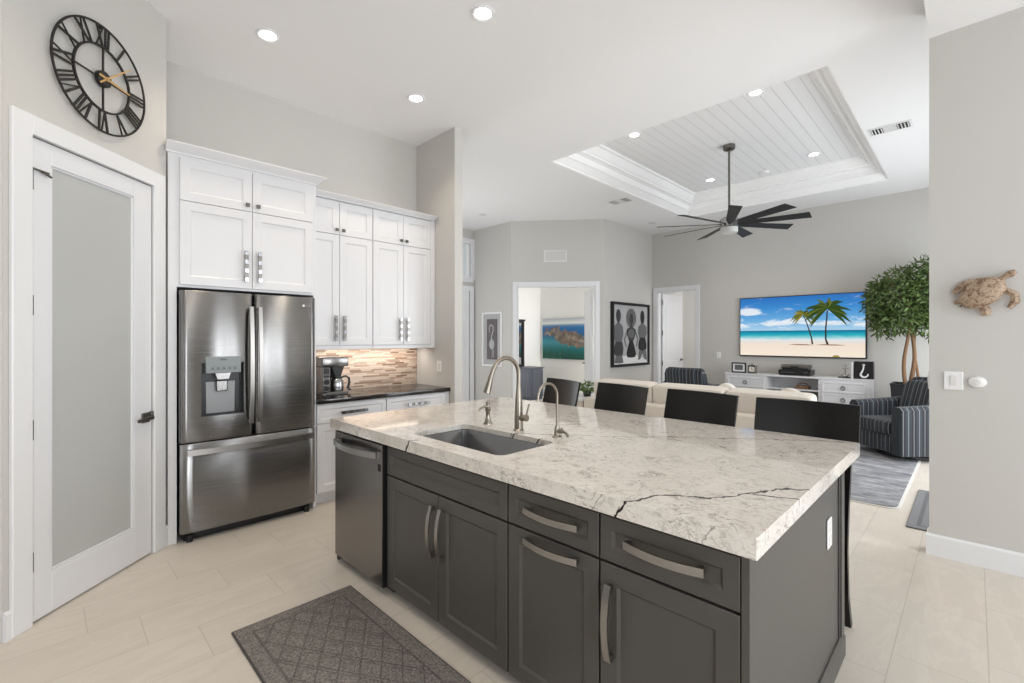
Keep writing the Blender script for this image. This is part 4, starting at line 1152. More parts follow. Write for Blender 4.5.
can_light(1.0, 1.1, H, 'lit recessed light above the near end of the island', True)
can_light(0.1, 2.4, H, 'added unseen recessed light in the ceiling above the charcoal floor mat', True)  # added out of view to warm the island front and left floor
can_light(-0.4, 1.0, H, 'added unseen recessed light in the ceiling nearest the left kitchen window', True)  # another lamp added out of view for warm light on the left

def ceiling_vent(x, y, z, label, rot=0.0, w=0.30, d=0.14):
    v = thing('ceiling_vent', label, 'vent', (x, y, z), rot, 'ceiling air vents')
    m = MB(); m.box(-w / 2, -d / 2, -0.006, w / 2, d / 2, -0.001, 0.001); m.build('frame', M['trim'], v)
    m = MB()
    for q in (-1, 1): m.box(q * w * 0.3 - w * 0.14, -d * 0.36, -0.008, q * w * 0.3 + w * 0.14, d * 0.36, -0.0055)
    m.build('opening', M['black_gap'], v)
    m = MB()
    for q in (-1, 1):
        for i in range(4):
            c_ = q * w * 0.3 + (i - 1.5) * w * 0.075; m.box(c_ - 0.004, -d * 0.36, -0.014, c_ + 0.004, d * 0.36, -0.007, rot=Matrix.Rotation(q * 0.6, 4, 'Y'))
    for i in range(4): m.box(-w * 0.15, -d * 0.3 + i * d * 0.2 - 0.003, -0.012, w * 0.15, -d * 0.3 + i * d * 0.2 + 0.003, -0.006)
    m.build('louvers', M['off_white'], v)
ceiling_vent(6.304, 0.63, H, 'white ceiling vent with dark louvers above the potted tree', PI / 2, 0.36, 0.22)
ceiling_vent(6.579, 4.07, H, 'white ceiling vent with dark louvers left of the tray ceiling', PI / 2, 0.36, 0.24)
sm = MB(); sm.lathe([(0.0, -0.035), (0.05, -0.033), (0.062, -0.02), (0.065, 0.0), (0.0, 0.0)], n=28)
tag(sm.build('smoke_detector', M['plate'], None, (7.82, 2.286, 4.0)), 'round white smoke detector on the plank tray ceiling', 'smoke detector')
gr = thing('return_grille', 'white return air grille high on the wall over the bedroom doorway', 'vent', (B0[0] + math.cos(AB) * 0.835, B0[1] + math.sin(AB) * 0.835, 2.985), AB)
m = MB(); m.box(-0.215, -0.012, -0.11, 0.215, 0, -0.085, 0.002); m.box(-0.215, -0.012, 0.085, 0.215, 0, 0.11, 0.002); m.box(-0.215, -0.012, -0.085, -0.19, 0, 0.085, 0.002); m.box(0.19, -0.012, -0.085, 0.215, 0, 0.085, 0.002); m.build('frame', M['trim'], gr)
m = MB()
for i in range(12): m.box(-0.19, -0.008, -0.082 + i * 0.014, 0.19, -0.002, -0.074 + i * 0.014, rot=Matrix.Rotation(0.5, 4, 'X'))
m.box(-0.19, -0.002, -0.085, 0.19, 0, 0.085); m.build('louvers', M['off_white'], gr)

# ceiling fan
FZ = 2.935
fn = thing('ceiling_fan', 'nine blade dark ceiling fan on a long rod under the tray ceiling', 'fan', (6.42, 2.31, FZ))
m = MB(); m.lathe([(0.0, 4.0 - FZ), (0.075, 4.0 - FZ), (0.075, 3.95 - FZ), (0.06, 3.935 - FZ), (0.02, 3.925 - FZ), (0.0, 3.925 - FZ)], n=28); m.build('canopy', M['pewter'], fn)
m = MB(); m.cyl((0, 0, 0.12), (0, 0, 3.93 - FZ), 0.014, n=16); m.build('downrod', M['pewter'], fn)
m = MB(); m.lathe([(0.0, 0.15), (0.03, 0.15), (0.035, 0.105), (0.095, 0.10), (0.115, 0.08), (0.12, 0.0), (0.12, -0.015), (0.105, -0.03), (0.0, -0.03)], n=32); m.build('motor', M['chrome'], fn)
m = MB(); m.lathe([(0.0, -0.10), (0.10, -0.10), (0.107, -0.092), (0.107, -0.03), (0.0, -0.03)], n=32); m.build('lamp_lens', M['frost_lens'], fn)
blade_mb = MB(); pts = []
bl = MB(); rot = Matrix.Rotation(math.radians(-14), 4, 'X')
rings = []
for x, w in ((0.10, 0.035), (0.16, 0.04), (0.22, 0.052), (0.55, 0.062), (0.90, 0.074)):
    off = 0.03 if x > 0.8 else 0
    rings.append([rot @ Vector((x + off, w, 0.004)), rot @ Vector((x, -w, 0.004)), rot @ Vector((x, -w, -0.004)), rot @ Vector((x + off, w, -0.004))])
bl.loft(rings); b0 = bl.build('blade', M['iron'], fn)
for i in range(9):
    b = b0 if i == 0 else b0.copy()
    if i: COL.objects.link(b)
    b.parent = fn; b.location = (0, 0, 0.02); b.rotation_euler = (0, 0, math.radians(4 + 40 * i))

# ------------------------------------------------------------------ living room
# television (faces -X; local x runs from y=3.10 towards -Y)
tv = thing('television', 'wide wall mounted television showing a beach with two palms', 'television', (XT, 3.10, 0), RW)
TW, TZ0, TZ1 = 1.905, 1.105, 2.175
m = MB(); m.box(0, -0.055, TZ0, TW, -0.025, TZ1, 0.004); m.box(0.5, -0.025, 1.3, 1.4, 0.0, 1.9); m.build('housing', M['black_plastic'], tv)
def beach():
    t = NT('beach_screen_image'); x, y, z = t.xyz(); v = t.coords()
    s = t.math('DIVIDE', t.math('SUBTRACT', z, TZ0), TZ1 - TZ0)
    cl = t.noise(t.comb(t.math('MULTIPLY', x, 1.4), 0.0, t.math('MULTIPLY', z, 5.5)), 1.5, 6, 0.6, 0.3)
    sky = t.ramp(s, [(0.44, rgb(172, 212, 238)), (0.6, rgb(112, 178, 228)), (0.8, rgb(62, 142, 212)), (1.0, rgb(44, 112, 190))])
    band = t.ramp(s, [(0.44, (0.35, 0.35, 0.35, 1)), (0.55, (0.75, 0.75, 0.75, 1)), (0.68, (0.25, 0.25, 0.25, 1)), (1.0, (0.16, 0.16, 0.16, 1))])
    cm_ = t.step(t.math('ADD', cl, t.math('MULTIPLY', t.math('SUBTRACT', band, 0.5), 0.35)), 0.47, 0.62)
    # the cloud bank high on the left
    dx = t.math('DIVIDE', t.math('SUBTRACT', x, 0.16), 0.30); dz = t.math('DIVIDE', t.math('SUBTRACT', z, 1.92), 0.10)
    rr_ = t.math('ADD', t.math('MULTIPLY', dx, dx), t.math('MULTIPLY', dz, dz))
    puff = t.step(t.math('SUBTRACT', t.math('ADD', cl, 0.55), rr_), 0.3, 0.75)
    sky = t.mix(t.math('MULTIPLY', t.math('MAXIMUM', cm_, puff), 0.9), sky, rgb(240, 246, 250))
    wv = t.math('MULTIPLY', t.math('SUBTRACT', t.noise(t.comb(t.math('MULTIPLY', x, 3.0), 0.0, t.math('MULTIPLY', z, 9.0)), 2.0, 3), 0.5), 0.05)
    s2 = t.math('ADD', s, wv)
    sea = t.ramp(s2, [(0.0, rgb(252, 238, 220)), (0.20, rgb(246, 230, 212)), (0.25, rgb(238, 228, 220)), (0.285, rgb(226, 236, 238)), (0.32, rgb(150, 214, 220)), (0.36, rgb(44, 178, 196)), (0.42, rgb(10, 126, 160)), (0.44, rgb(8, 100, 140))])
    c = t.mix(t.math('GREATER_THAN', s, 0.435), sea, sky)
    t.color((0, 0, 0, 1)); t.set(Roughness=0.3); t.b.inputs['Specular IOR Level'].default_value = 0.15
    t.put(t.b.inputs['Emission Color'], c); t.b.inputs['Emission Strength'].default_value = 0.95
    return t.m
m = MB(); m.box(0.014, -0.0565, TZ0 + 0.022, TW - 0.022, -0.0545, TZ1 - 0.014); m.build('screen', beach(), tv, smooth=False)
# palms pictured on the screen: flat shapes of the image
YS = -0.0575
trunk_m = screen('screen_palm_trunk', rgb(58, 44, 36)); fr1 = screen('screen_palm_green', rgb(52, 74, 30)); fr2 = screen('screen_palm_yellow', rgb(150, 132, 40)); shd = screen('screen_sand_shade', rgb(150, 118, 92))
m = MB(); m.mi = 0
def strip(pts, ws, yy=YS):
    L = [(p[0] - w, yy, p[1]) for p, w in zip(pts, ws)]; Rr = [(p[0] + w, yy, p[1]) for p, w in zip(pts, ws)]
    vs = [m.bm.verts.new(q) for q in L]; vt = [m.bm.verts.new(q) for q in Rr]
    for i in range(len(pts) - 1):
        f = m.bm.faces.new((vs[i], vt[i], vt[i + 1], vs[i + 1])); f.material_index = m.mi
strip([(1.165, 1.335), (1.15, 1.45), (1.11, 1.60), (1.06, 1.76), (1.03, 1.82)], [0.013, 0.010, 0.009, 0.008, 0.007])
strip([(1.38, 1.335), (1.355, 1.42), (1.355, 1.60), (1.37, 1.78), (1.375, 1.90)], [0.018, 0.012, 0.011, 0.010, 0.009])
m.mi = 3
strip([(0.80, 1.325), (0.95, 1.335), (1.15, 1.33)], [0.0, 0.0, 0.0])
for cx, w in ((1.0, 0.20), (1.42, 0.22)):
    m.poly([(cx - w, YS - 0.0002, 1.325), (cx, YS - 0.0002, 1.316), (cx + w, YS - 0.0002, 1.318), (cx + w * 0.4, YS - 0.0002, 1.334), (cx - w * 0.5, YS - 0.0002, 1.336)])
rg = random.Random(3)
def palm(cx, cz, R, n, mis):
    for i in range(n):
        a = math.radians(-40 + 260 * i / (n - 1)) + rg.uniform(-0.12, 0.12); r = R * rg.uniform(0.8, 1.1); m.mi = mis[rg.randrange(len(mis))]
        prevp = None; N = 7
        for k in range(N + 1):
            u = k / N; px = cx + math.cos(a) * r * u; pz = cz + math.sin(a) * r * u * 0.85 - 0.40 * R * u * u
            if prevp:
                ddx, ddz = px - prevp[0], pz - prevp[1]; ll = math.hypot(ddx, ddz); nx, nz = -ddz / ll, ddx / ll
                w0 = R * 0.075 * math.sin(PI * min(1, (u - 1 / N) * 0.9 + 0.08)); w1 = R * 0.075 * math.sin(PI * min(1, u * 0.9 + 0.08))
                yy = YS - 0.0003 - i * 0.00002
                m.poly([(prevp[0] - nx * w0, yy, prevp[1] - nz * w0), (px - nx * w1, yy, pz - nz * w1), (px + nx * w1, yy, pz + nz * w1), (prevp[0] + nx * w0, yy, prevp[1] + nz * w0)])
            prevp = (px, pz)
palm(1.03, 1.84, 0.20, 17, [1, 2, 4, 4])
palm(1.375, 1.93, 0.33, 22, [1, 1, 4, 1])
m.mi = 2; m.poly([(1.44, YS, 1.129), (1.55, YS, 1.129), (1.53, YS, 1.153), (1.48, YS, 1.158)])
m.build('screen_palms', [trunk_m, fr1, fr2, shd, screen('screen_palm_olive', rgb(98, 108, 44))], tv, smooth=False)

# media console (faces -X; local x from y=3.215 towards -Y)
cs = thing('media_console', 'long white media console with ring pulls below the television', 'console', (8.745, 3.215, 0), RW)
CW, CD = 2.10, 0.43
m = MB()
m.box(-0.01, -0.012, 0.785, CW + 0.01, CD, 0.812, 0.003)
for a in (0.0, 0.665, 1.445, CW - 0.03): m.box(a, 0, 0.10, a + 0.03, CD, 0.785)
m.box(0.03, 0, 0.10, CW - 0.03, CD, 0.13); m.box(0.03, CD - 0.02, 0.13, CW - 0.03, CD, 0.785)
m.box(0.03, 0.0, 0.13, 0.665, CD - 0.02, 0.785); m.box(1.475, 0.0, 0.13, CW - 0.03, CD - 0.02, 0.785)
m.build('cabinet_body', M['cab_white'], cs)
m = MB(); m.box(0.695, 0.01, 0.575, 1.445, CD - 0.02, 0.595); m.box(0.695, 0.01, 0.36, 1.445, CD - 0.02, 0.38); m.build('shelf', M['cab_white'], cs)
for a in (0.02, CW - 0.08):
    for yy in (0.02, CD - 0.08):
        m = MB(); m.box(a, yy, 0, a + 0.06, yy + 0.06, 0.10, 0.003); m.build('leg', M['cab_white'], cs)
for x0, x1 in ((0.045, 0.65), (1.49, CW - 0.045)):
    for z0, z1 in ((0.578, 0.75), (0.392, 0.565), (0.15, 0.378)):
        d = shaker('drawer', x0, z0, x1, z1, cs, M['cab_white'], rail=0.022, t=0.016, rec=0.005)
        m = MB(); cx, cz = (x0 + x1) / 2, (z0 + z1) / 2; N = 24
        tor = [(cx + math.cos(2 * PI * i / N) * 0.028, -0.028, cz - 0.006 + math.sin(2 * PI * i / N) * 0.028) for i in range(N + 1)]
        m.tube(tor, 0.0055, 8); m.cyl((cx, -0.016, cz + 0.022), (cx, -0.032, cz + 0.022), 0.009)
        m.build('ring_pull', M['pewter'], d)
CT = 0.8125
def on_console(name, label, cat, y, dx=0.2): return thing(name, label, cat, (8.745 + dx, y, CT), RW)
p = on_console('photo_frame', 'small black photo frame on the left end of the white console', 'picture frame', 3.02, 0.12)
m = MB(); w, h_ = 0.125, 0.185
for a, b, c, d in ((-w, 0, w, 0.022), (-w, h_ - 0.022, w, h_), (-w, 0.022, -w + 0.022, h_ - 0.022), (w - 0.022, 0.022, w, h_ - 0.022)): m.box(a, -0.008, b, c, 0.012, d, 0.002)
m.box(-0.02, 0.012, 0.0, 0.02, 0.07, 0.10); m.build('frame', M['black_plastic'], p)
m = MB(); m.box(-w + 0.02, 0.0, 0.02, w - 0.02, 0.006, h_ - 0.02); m.mi = 1; m.box(-0.07, -0.001, 0.05, 0.07, 0.0, 0.14); m.build('photo', [M['art_white'], M['art_mid']], p)
p = on_console('desk_clock', 'small bronze desk clock with pale face beside the photo frame', 'clock', 2.80, 0.14)
m = MB(); m.box(-0.07, -0.03, 0, 0.07, 0.03, 0.14, 0.006); m.box(-0.045, -0.012, 0.14, 0.045, 0.012, 0.15); m.cyl((0, 0, 0.15), (0, 0, 0.175), 0.012); m.build('case', M['pewter'], p)
m = MB(); m.box(-0.045, -0.032, 0.03, 0.045, -0.03, 0.115); m.mi = 1; m.box(-0.003, -0.034, 0.07, 0.003, -0.032, 0.105); m.box(-0.003, -0.034, 0.068, 0.028, -0.032, 0.074); m.build('face', [M['sofa_cushion'], M['art_black']], p)
p = on_console('receiver', 'flat black receiver box on the middle of the white console', 'receiver', 2.13, 0.22)
m = MB(); m.box(-0.235, -0.15, 0.012, 0.235, 0.15, 0.095, 0.004); m.build('case', M['black_plastic'], p)
m = MB(); m.box(-0.2, -0.152, 0.04, 0.0, -0.15, 0.065); m.box(0.14, -0.154, 0.035, 0.2, -0.15, 0.075, 0.004); m.build('front_panel', M['art_dark'], p)
for sx in (-1, 1):
    for sy in (-1, 1):
        m = MB(); m.cyl((sx * 0.2, sy * 0.12, 0), (sx * 0.2, sy * 0.12, 0.012), 0.015); m.build('foot', M['black_plastic'], p)
p = thing('cable_box', 'silver cable box stacked on top of the black receiver', 'cable box', (8.745 + 0.22, 2.13, CT + 0.0955), RW)
m = MB(); m.box(-0.205, -0.12, 0.02, 0.205, 0.12, 0.085, 0.01, 2); m.build('case', M['pewter'], p)
m = MB(); m.box(-0.19, -0.11, 0.0, 0.19, 0.11, 0.02); m.box(-0.06, -0.123, 0.035, 0.06, -0.12, 0.06); m.build('base', M['black_plastic'], p)
p = on_console('anchor_figurine', 'small silver anchor figurine on a black base, left of the hook box', 'figurine', 1.44, 0.16)
m = MB(); m.box(-0.09, -0.04, 0, 0.07, 0.04, 0.015, 0.002); m.build('base', M['black_plastic'], p)
m = MB(); m.cyl((0, 0, 0.015), (0, 0, 0.18), 0.008); m.bar([(-0.04, 0, 0.15), (0.04, 0, 0.15)], 0.01, 0.01)
m.tube([(math.cos(a) * 0.055, 0, 0.075 + math.sin(a) * 0.055) for a in [PI + PI * i / 10 for i in range(11)]], [0.004 + 0.005 * math.sin(PI * i / 10) for i in range(11)], 8)
m.tube([(math.cos(a) * 0.016, 0, 0.195 + math.sin(a) * 0.016) for a in [2 * PI * i / 12 for i in range(13)]], 0.004, 6); m.build('anchor', M['chrome'], p)
p = on_console('white_book', 'slim white book standing between the anchor figurine and the hook box', 'book', 1.335, 0.07)
m = MB(); m.box(-0.012, -0.02, 0, 0.010, 0.17, 0.25, 0.002); m.build('cover', M['art_white'], p)
m = MB(); m.box(-0.009, -0.018, 0.003, 0.007, 0.172, 0.247); m.build('pages', M['sofa_cushion'], p)
p = on_console('hook_box', 'square black box with a white fish hook on the console end', 'decoration', 1.20, 0.10)
m = MB(); m.box(-0.115, -0.02, 0, 0.125, 0.08, 0.268, 0.003); m.build('box', M['black_plastic'], p)
m = MB(); hk = [(0.005, 0.20), (0.0, 0.155), (-0.012, 0.115), (-0.03, 0.085), (-0.032, 0.055), (-0.005, 0.03), (0.03, 0.03), (0.055, 0.055), (0.058, 0.085)]
m.tube([(x, -0.026, z) for x, z in hk], [0.008, 0.010, 0.012, 0.014, 0.015, 0.015, 0.014, 0.011, 0.005], 10); m.tube([(0.005 + math.cos(a) * 0.012, -0.026, 0.213 + math.sin(a) * 0.012) for a in [2 * PI * i / 12 for i in range(13)]], 0.005, 8)
m.build('hook', M['plate'], p)
p = thing('basket', 'small brown basket on the open shelf of the white console', 'basket', (8.745 + 0.16, 2.02, 0.5955), RW)
m = MB(); m.box(-0.10, -0.07, 0.0, 0.10, 0.07, 0.05, 0.01); m.mi = 1; m.tube([(-0.09, 0, 0.045), (-0.05, 0, 0.085), (0.05, 0, 0.085), (0.09, 0, 0.045)], 0.01, 8); m.build('basket_body', [M['bark'], M['bark']], p)
p = thing('media_player', 'black media player on the lower shelf of the white console', 'media player', (8.745 + 0.18, 2.1, 0.381), RW)
m = MB(); m.box(-0.24, -0.14, 0.01, 0.24, 0.14, 0.10, 0.004); m.build('case', M['black_plastic'], p)
m = MB(); m.box(-0.2, -0.142, 0.04, 0.1, -0.14, 0.07); m.build('front_panel', M['art_dark'], p)

# sofa with its back to the island (local frame = world axes)
sf = thing('sofa', 'long cream sofa with its back to the kitchen island', 'sofa', (4.66, 0.98, 0.014))
SL = 2.42
m = MB(); m.box(0, 0, 0.08, 0.17, SL, 0.70, 0.03, 3); m.build('back_frame', M['sofa'], sf)
m = MB(); m.box(0.17, 0.2, 0.08, 0.92, SL - 0.2, 0.30, 0.02, 2); m.build('seat_base', M['sofa'], sf)
for a in (0.0, SL - 0.2):
    m = MB(); m.box(0.15, a, 0.08, 0.95, a + 0.2, 0.62, 0.04, 3); m.build('arm', M['sofa'], sf)
for x in (0.06, 0.86):
    for y in (0.06, SL - 0.06):
        m = MB(); m.cyl((x, y, 0), (x, y, 0.08), 0.02, 0.028); m.build('foot', M['black_wood'], sf)
LN = (SL - 0.40) / 3
for i in range(3):
    yc = 0.2 + LN * (i + 0.5)
    m = MB(); m.cushion((0.57, yc, 0.375), 0.74, LN - 0.006, 0.17, 0.22); m.build('seat_cushion', M['sofa_cushion'], sf)
BC = [(0.10, 0.74), (0.86, 0.80), (1.675, 0.80)]
for y0, ln in ((0.04, 0.76), (0.81, 0.78), (1.60, 0.79)):
    m = MB(); m.cushion((0.0, 0, 0), 0.22, ln, 0.53, 0.15, rot=Matrix.Rotation(math.radians(-8), 3, 'Y')); m.build('back_cushion', M['sofa_cushion'], sf, (0.29, y0 + ln / 2, 0.645))
pl = MB(); pl.cushion((0, 0, 0), 0.14, 0.40, 0.40, 0.5, rot=Matrix.Rotation(math.radians(45), 3, 'X')); tag(pl.build('throw_pillow', M['pillow_white'], None, (5.10, 1.86, 0.725)), 'white throw pillow standing on its corner on the sofa', 'pillow')
pl = MB(); pl.cushion((0, 0, 0), 0.16, 0.42, 0.42, 0.5, rot=Matrix.Rotation(math.radians(30), 3, 'X')); tag(pl.build('throw_pillow', M['sofa'], None, (5.12, 1.24, 0.71)), 'beige throw pillow leaning at the right end of the sofa', 'pillow')

# end table and plant past the far end of the sofa
et = thing('end_table', 'small white end table at the far end of the cream sofa', 'table', (4.95, 3.66, 0.0128))
m = MB(); m.box(-0.24, -0.22, 0.64, 0.24, 0.22, 0.67, 0.004); m.build('tabletop', M['cab_white'], et)
m = MB(); m.box(-0.22, -0.2, 0.45, 0.22, 0.2, 0.64, 0.002); m.build('apron', M['sofa'], et)
for sx in (-1, 1):
    for sy in (-1, 1):
        m = MB(); m.box(sx * 0.2 - 0.02, sy * 0.18 - 0.02, 0, sx * 0.2 + 0.02, sy * 0.18 + 0.02, 0.45); m.build('leg', M['cab_white'], et)
def leaves(mb, c, R, n, L, wd, rng, flat=1.0, hollow=0.35, outward=0.5):
    for _ in range(n):
        while True:
            p = Vector((rng.uniform(-1, 1), rng.uniform(-1, 1), rng.uniform(-1, 1)))
            if hollow < p.length < 1: break
        q = Vector(c) + Vector((p.x * R[0], p.y * R[1], p.z * R[2]))
        d = (p.normalized() * outward + Vector((rng.uniform(-1, 1), rng.uniform(-1, 1), rng.uniform(-1.1, 0.5)))).normalized()
        s = d.cross(Vector((rng.uniform(-1, 1), rng.uniform(-1, 1), rng.uniform(0.3, 1)))).normalized(); l = L * rng.uniform(0.7, 1.25); w = wd * rng.uniform(0.7, 1.2); nrm = d.cross(s)
        a, b, e_, f_ = q, q + d * l * 0.45 + s * w, q + d * l, q + d * l * 0.45 - s * w
        mid = q + d * l * 0.5 + nrm * w * 0.35
        v = [mb.bm.verts.new(t) for t in (a, b, e_, f_, mid)]
        for i, j in ((0, 1), (1, 2), (2, 3), (3, 0)): mb.bm.faces.new((v[i], v[j], v[4]))
pt = thing('potted_plant', 'small green plant in a dark pot on the white end table', 'plant', (4.98, 3.57, 0.684))
m = MB(); m.lathe([(0.0, 0), (0.045, 0), (0.058, 0.07), (0.052, 0.075), (0.048, 0.065), (0.0, 0.06)], n=20); m.build('pot', M['leaf_pot'], pt)
m = MB(); leaves(m, (0, 0, 0.115), (0.085, 0.085, 0.06), 130, 0.05, 0.016, random.Random(5), hollow=0.0, outward=1.2); m.build('foliage', M['leaf_small'], pt)

# pinstriped armchairs (face local -y)
def make_armchair(label):
    c = thing('armchair', label, 'armchair', (0, 0, 0), 0, 'pinstriped armchairs')
    m = MB(); m.lathe([(0.0, 0.0), (0.30, 0.0), (0.30, 0.03), (0.06, 0.05), (0.06, 0.07), (0.0, 0.07)], n=28); m.build('swivel_base', M['black_plastic'], c)
    m = MB(); m.box(-0.27, -0.40, 0.07, 0.27, 0.36, 0.28, 0.02, 2); m.build('seat_base', M['stripe_x'], c)
    m = MB(); m.cushion((0, -0.08, 0.36), 0.545, 0.70, 0.17, 0.25); m.build('seat_cushion', M['stripe_x'], c)
    for s in (-1, 1):
        m = MB(); rings = []
        for y, top in ((-0.42, 0.60), (-0.405, 0.625), (-0.2, 0.635), (0.15, 0.66), (0.36, 0.70), (0.40, 0.68)):
            e_ = 0.0 if y > -0.41 else 0.012
            x0, x1 = s * (0.27 + e_), s * (0.41 - e_)
            rings.append([(x0, y, 0.07), (x1, y, 0.07), (x1, y, top - 0.04), (x1 - s * 0.035, y, top), (x0 + s * 0.035, y, top), (x0, y, top - 0.03)])
        m.loft(rings); m.build('arm', M['stripe_y'], c)
    m = MB(); rings = []
    for z, y0, th, hw in ((0.07, 0.30, 0.12, 0.36), (0.5, 0.30, 0.14, 0.365), (0.82, 0.36, 0.13, 0.34), (0.90, 0.385, 0.10, 0.315), (0.93, 0.40, 0.05, 0.28)):
        n = 12; ring_ = []
        for i in range(n + 1):
            x = -hw + 2 * hw * i / n; ring_.append((x, y0 - 0.06 * (x / hw) ** 2 * 0.8, z))
        ring_ += [(p[0], p[1] + th, p[2]) for p in reversed(ring_)]
        rings.append(ring_)
    m.loft(rings); m.build('backrest', M['stripe_x'], c)
    m = MB(); m.cushion((0, 0, 0), 0.53, 0.18, 0.46, 0.4, rot=Matrix.Rotation(math.radians(-14), 3, 'X')); m.build('back_cushion', M['stripe_x'], c, (0, 0.205, 0.67))
    return c
a1 = make_armchair('navy pinstriped armchair below the potted tree beside the right wall')
a1.location = (7.47, 0.585, 0.013); a1.rotation_euler = (0, 0, VIEW + PI)
a2 = copy_tree(a1); a2['label'] = 'navy pinstriped armchair behind the sofa, in front of the far doorway'
a2.location = (7.97, 3.42, 0.013); a2.rotation_euler = (0, 0, math.radians(86))

# rug and runner
rg_ = thing('rug', 'large distressed grey rug under the sofa and the armchairs', 'rug', (5.02, 0.44, 0))
def rug_poly(d): return [(x, y) for x, y in rrect(d, d, 3.35 - d, 3.5 - d, 0.10 if d == 0 else 0.085)]
m = MB(); m.prism(rug_poly(0), 0.0005, 0.008); m.build('binding', M['rug_edge'], rg_)
m = MB(); m.prism(rug_poly(0.02), 0.008, 0.0125); m.build('pile', M['rug'], rg_)
m = MB(); m.box(-0.6, -0.38, 0.0005, 0.6, 0.38, 0.012, 0.004); tag(m.build('runner_mat', M['runner'], None, (5.225, -0.01, 0)), 'dark grey runner mat on the floor past the right wall', 'mat')
# tree
tr = thing('potted_tree', 'tall ficus tree in a dark square planter beside the television', 'tree', (8.60, 0.62, 0))
m = MB(); rings = []
for z, w in ((0.0, 0.17), (0.76, 0.215), (0.80, 0.225), (0.80, 0.195), (0.75, 0.19)): rings.append([(-w, -w, z), (w, -w, z), (w, w, z), (-w, w, z)])
m.loft(rings); m.build('planter', M['leaf_pot'], tr, smooth=False)
for i, (x0, y0, x1, y1, r) in enumerate(((-0.03, 0.06, -0.04, 0.05, 0.027), (0.03, 0.0, 0.02, 0.0, 0.029), (0.05, -0.04, 0.04, -0.06, 0.018))):
    m = MB(); P = []
    for k in range(9):
        u = k / 8; P.append((x0 + (x1 - x0) * u + 0.025 * math.sin(u * 7 + i * 2), y0 + (y1 - y0) * u + 0.03 * math.sin(u * 6 + i * 2.3), 0.75 + 1.10 * u))
    m.tube(P, [r * (1 - 0.45 * k / 8) for k in range(9)], 10)
    ex = Vector(P[-1])
    for b in range(3):
        aa = i * 2.1 + b * 2.2; m.tube([ex, ex + Vector((math.cos(aa) * 0.14, math.sin(aa) * 0.14, 0.25)), ex + Vector((math.cos(aa) * 0.25, math.sin(aa) * 0.25, 0.45))], [0.018, 0.012, 0.005], 7)
    m.build('trunk', M['bark'], tr)
m = MB(); rr3 = random.Random(11)
for c_, R_, n in (((0, 0.05, 2.02), (0.42, 0.46, 0.42), 2400), ((-0.05, 0.33, 1.95), (0.26, 0.22, 0.36), 700), ((0.0, -0.22, 2.2), (0.34, 0.36, 0.38), 1300), ((-0.1, 0.12, 1.70), (0.3, 0.34, 0.2), 600), ((0.02, -0.28, 1.75), (0.25, 0.2, 0.22), 380), ((-0.05, 0.30, 1.58), (0.16, 0.14, 0.16), 130), ((0.0, -0.16, 1.60), (0.14, 0.12, 0.18), 120)):
    leaves(m, c_, R_, n, 0.092, 0.014, rr3, hollow=0.4)
m.build('foliage', M['leaf'], tr, smooth=False)

# ------------------------------------------------------------------ pictures
def frame_box(mb, w, h, fw, y0, y1, bev=0.002):
    mb.box(-w / 2, y0, -h / 2, w / 2, y1, -h / 2 + fw, bev); mb.box(-w / 2, y0, h / 2 - fw, w / 2, y1, h / 2, bev)
    mb.box(-w / 2, y0, -h / 2 + fw, -w / 2 + fw, y1, h / 2 - fw, bev); mb.box(w / 2 - fw, y0, -h / 2 + fw, w / 2, y1, h / 2 - fw, bev)
fp = thing('framed_picture', 'white framed grey picture of a wading bird on the entry wall', 'picture', (6.27, 6.77, 1.415), RW)
m = MB(); frame_box(m, 0.57, 1.07, 0.035, -0.035, 0.0); m.build('frame', M['plate'], fp)
m = MB(); m.box(-0.25, -0.012, -0.5, 0.25, -0.004, 0.5); m.build('mount', M['art_light'], fp)
m = MB(); m.box(-0.155, -0.016, -0.40, 0.15, -0.012, 0.40)
m.mi = 1
m.bar([(-0.06, -0.018, 0.13), (-0.085, -0.018, 0.2), (-0.06, -0.018, 0.27), (-0.01, -0.018, 0.285), (0.03, -0.018, 0.25), (0.035, -0.018, 0.17), (0.0, -0.018, 0.1), (-0.02, -0.018, 0.03), (0.0, -0.018, -0.04)], [0.012, 0.02, 0.028, 0.026, 0.025, 0.024, 0.024, 0.03, 0.05], 0.003, (0, 1, 0))
m.ball((-0.01, -0.017, -0.1), 0.075, 0.003, 0.10); m.bar([(0.0, -0.018, -0.17), (0.01, -0.018, -0.28), (-0.005, -0.018, -0.37)], 0.012, 0.003, (0, 1, 0)); m.bar([(0.03, -0.018, -0.17), (0.05, -0.018, -0.26), (0.04, -0.018, -0.36)], 0.012, 0.003, (0, 1, 0))
m.build('print', [M['art_plum'], M['art_light']], fp)

fp = thing('framed_picture', 'black framed print of three sculpted figures on the wall by the doorway', 'picture', (8.285, 4.90, 1.508), 0)
PW_, PH_ = 1.41, 1.255
m = MB(); frame_box(m, PW_, PH_, 0.05, -0.06, 0.0); m.build('frame', M['art_black'], fp)
m = MB(); m.box(-PW_ / 2 + 0.04, -0.03, -PH_ / 2 + 0.04, PW_ / 2 - 0.04, -0.01, PH_ / 2 - 0.04)
YP = -0.032
def shape(mi, pts, dy=0.0):
    m.mi = mi; m.prism(pts, YP - dy - 0.001, YP - dy, 'y')
def oval(mi, cx, cz, rx, rz, dy=0.0): shape(mi, [(cx + rx * math.cos(2 * PI * i / 24), cz + rz * math.sin(2 * PI * i / 24)) for i in range(24)], dy)
def mirror(c, half): return [(c + x, z) for x, z in half] + [(c - x, z) for x, z in reversed(half)]
shape(1, [(-0.64, -0.55), (-0.30, -0.42), (0.3, -0.42), (0.64, -0.55), (0.64, -0.58), (-0.64, -0.58)])
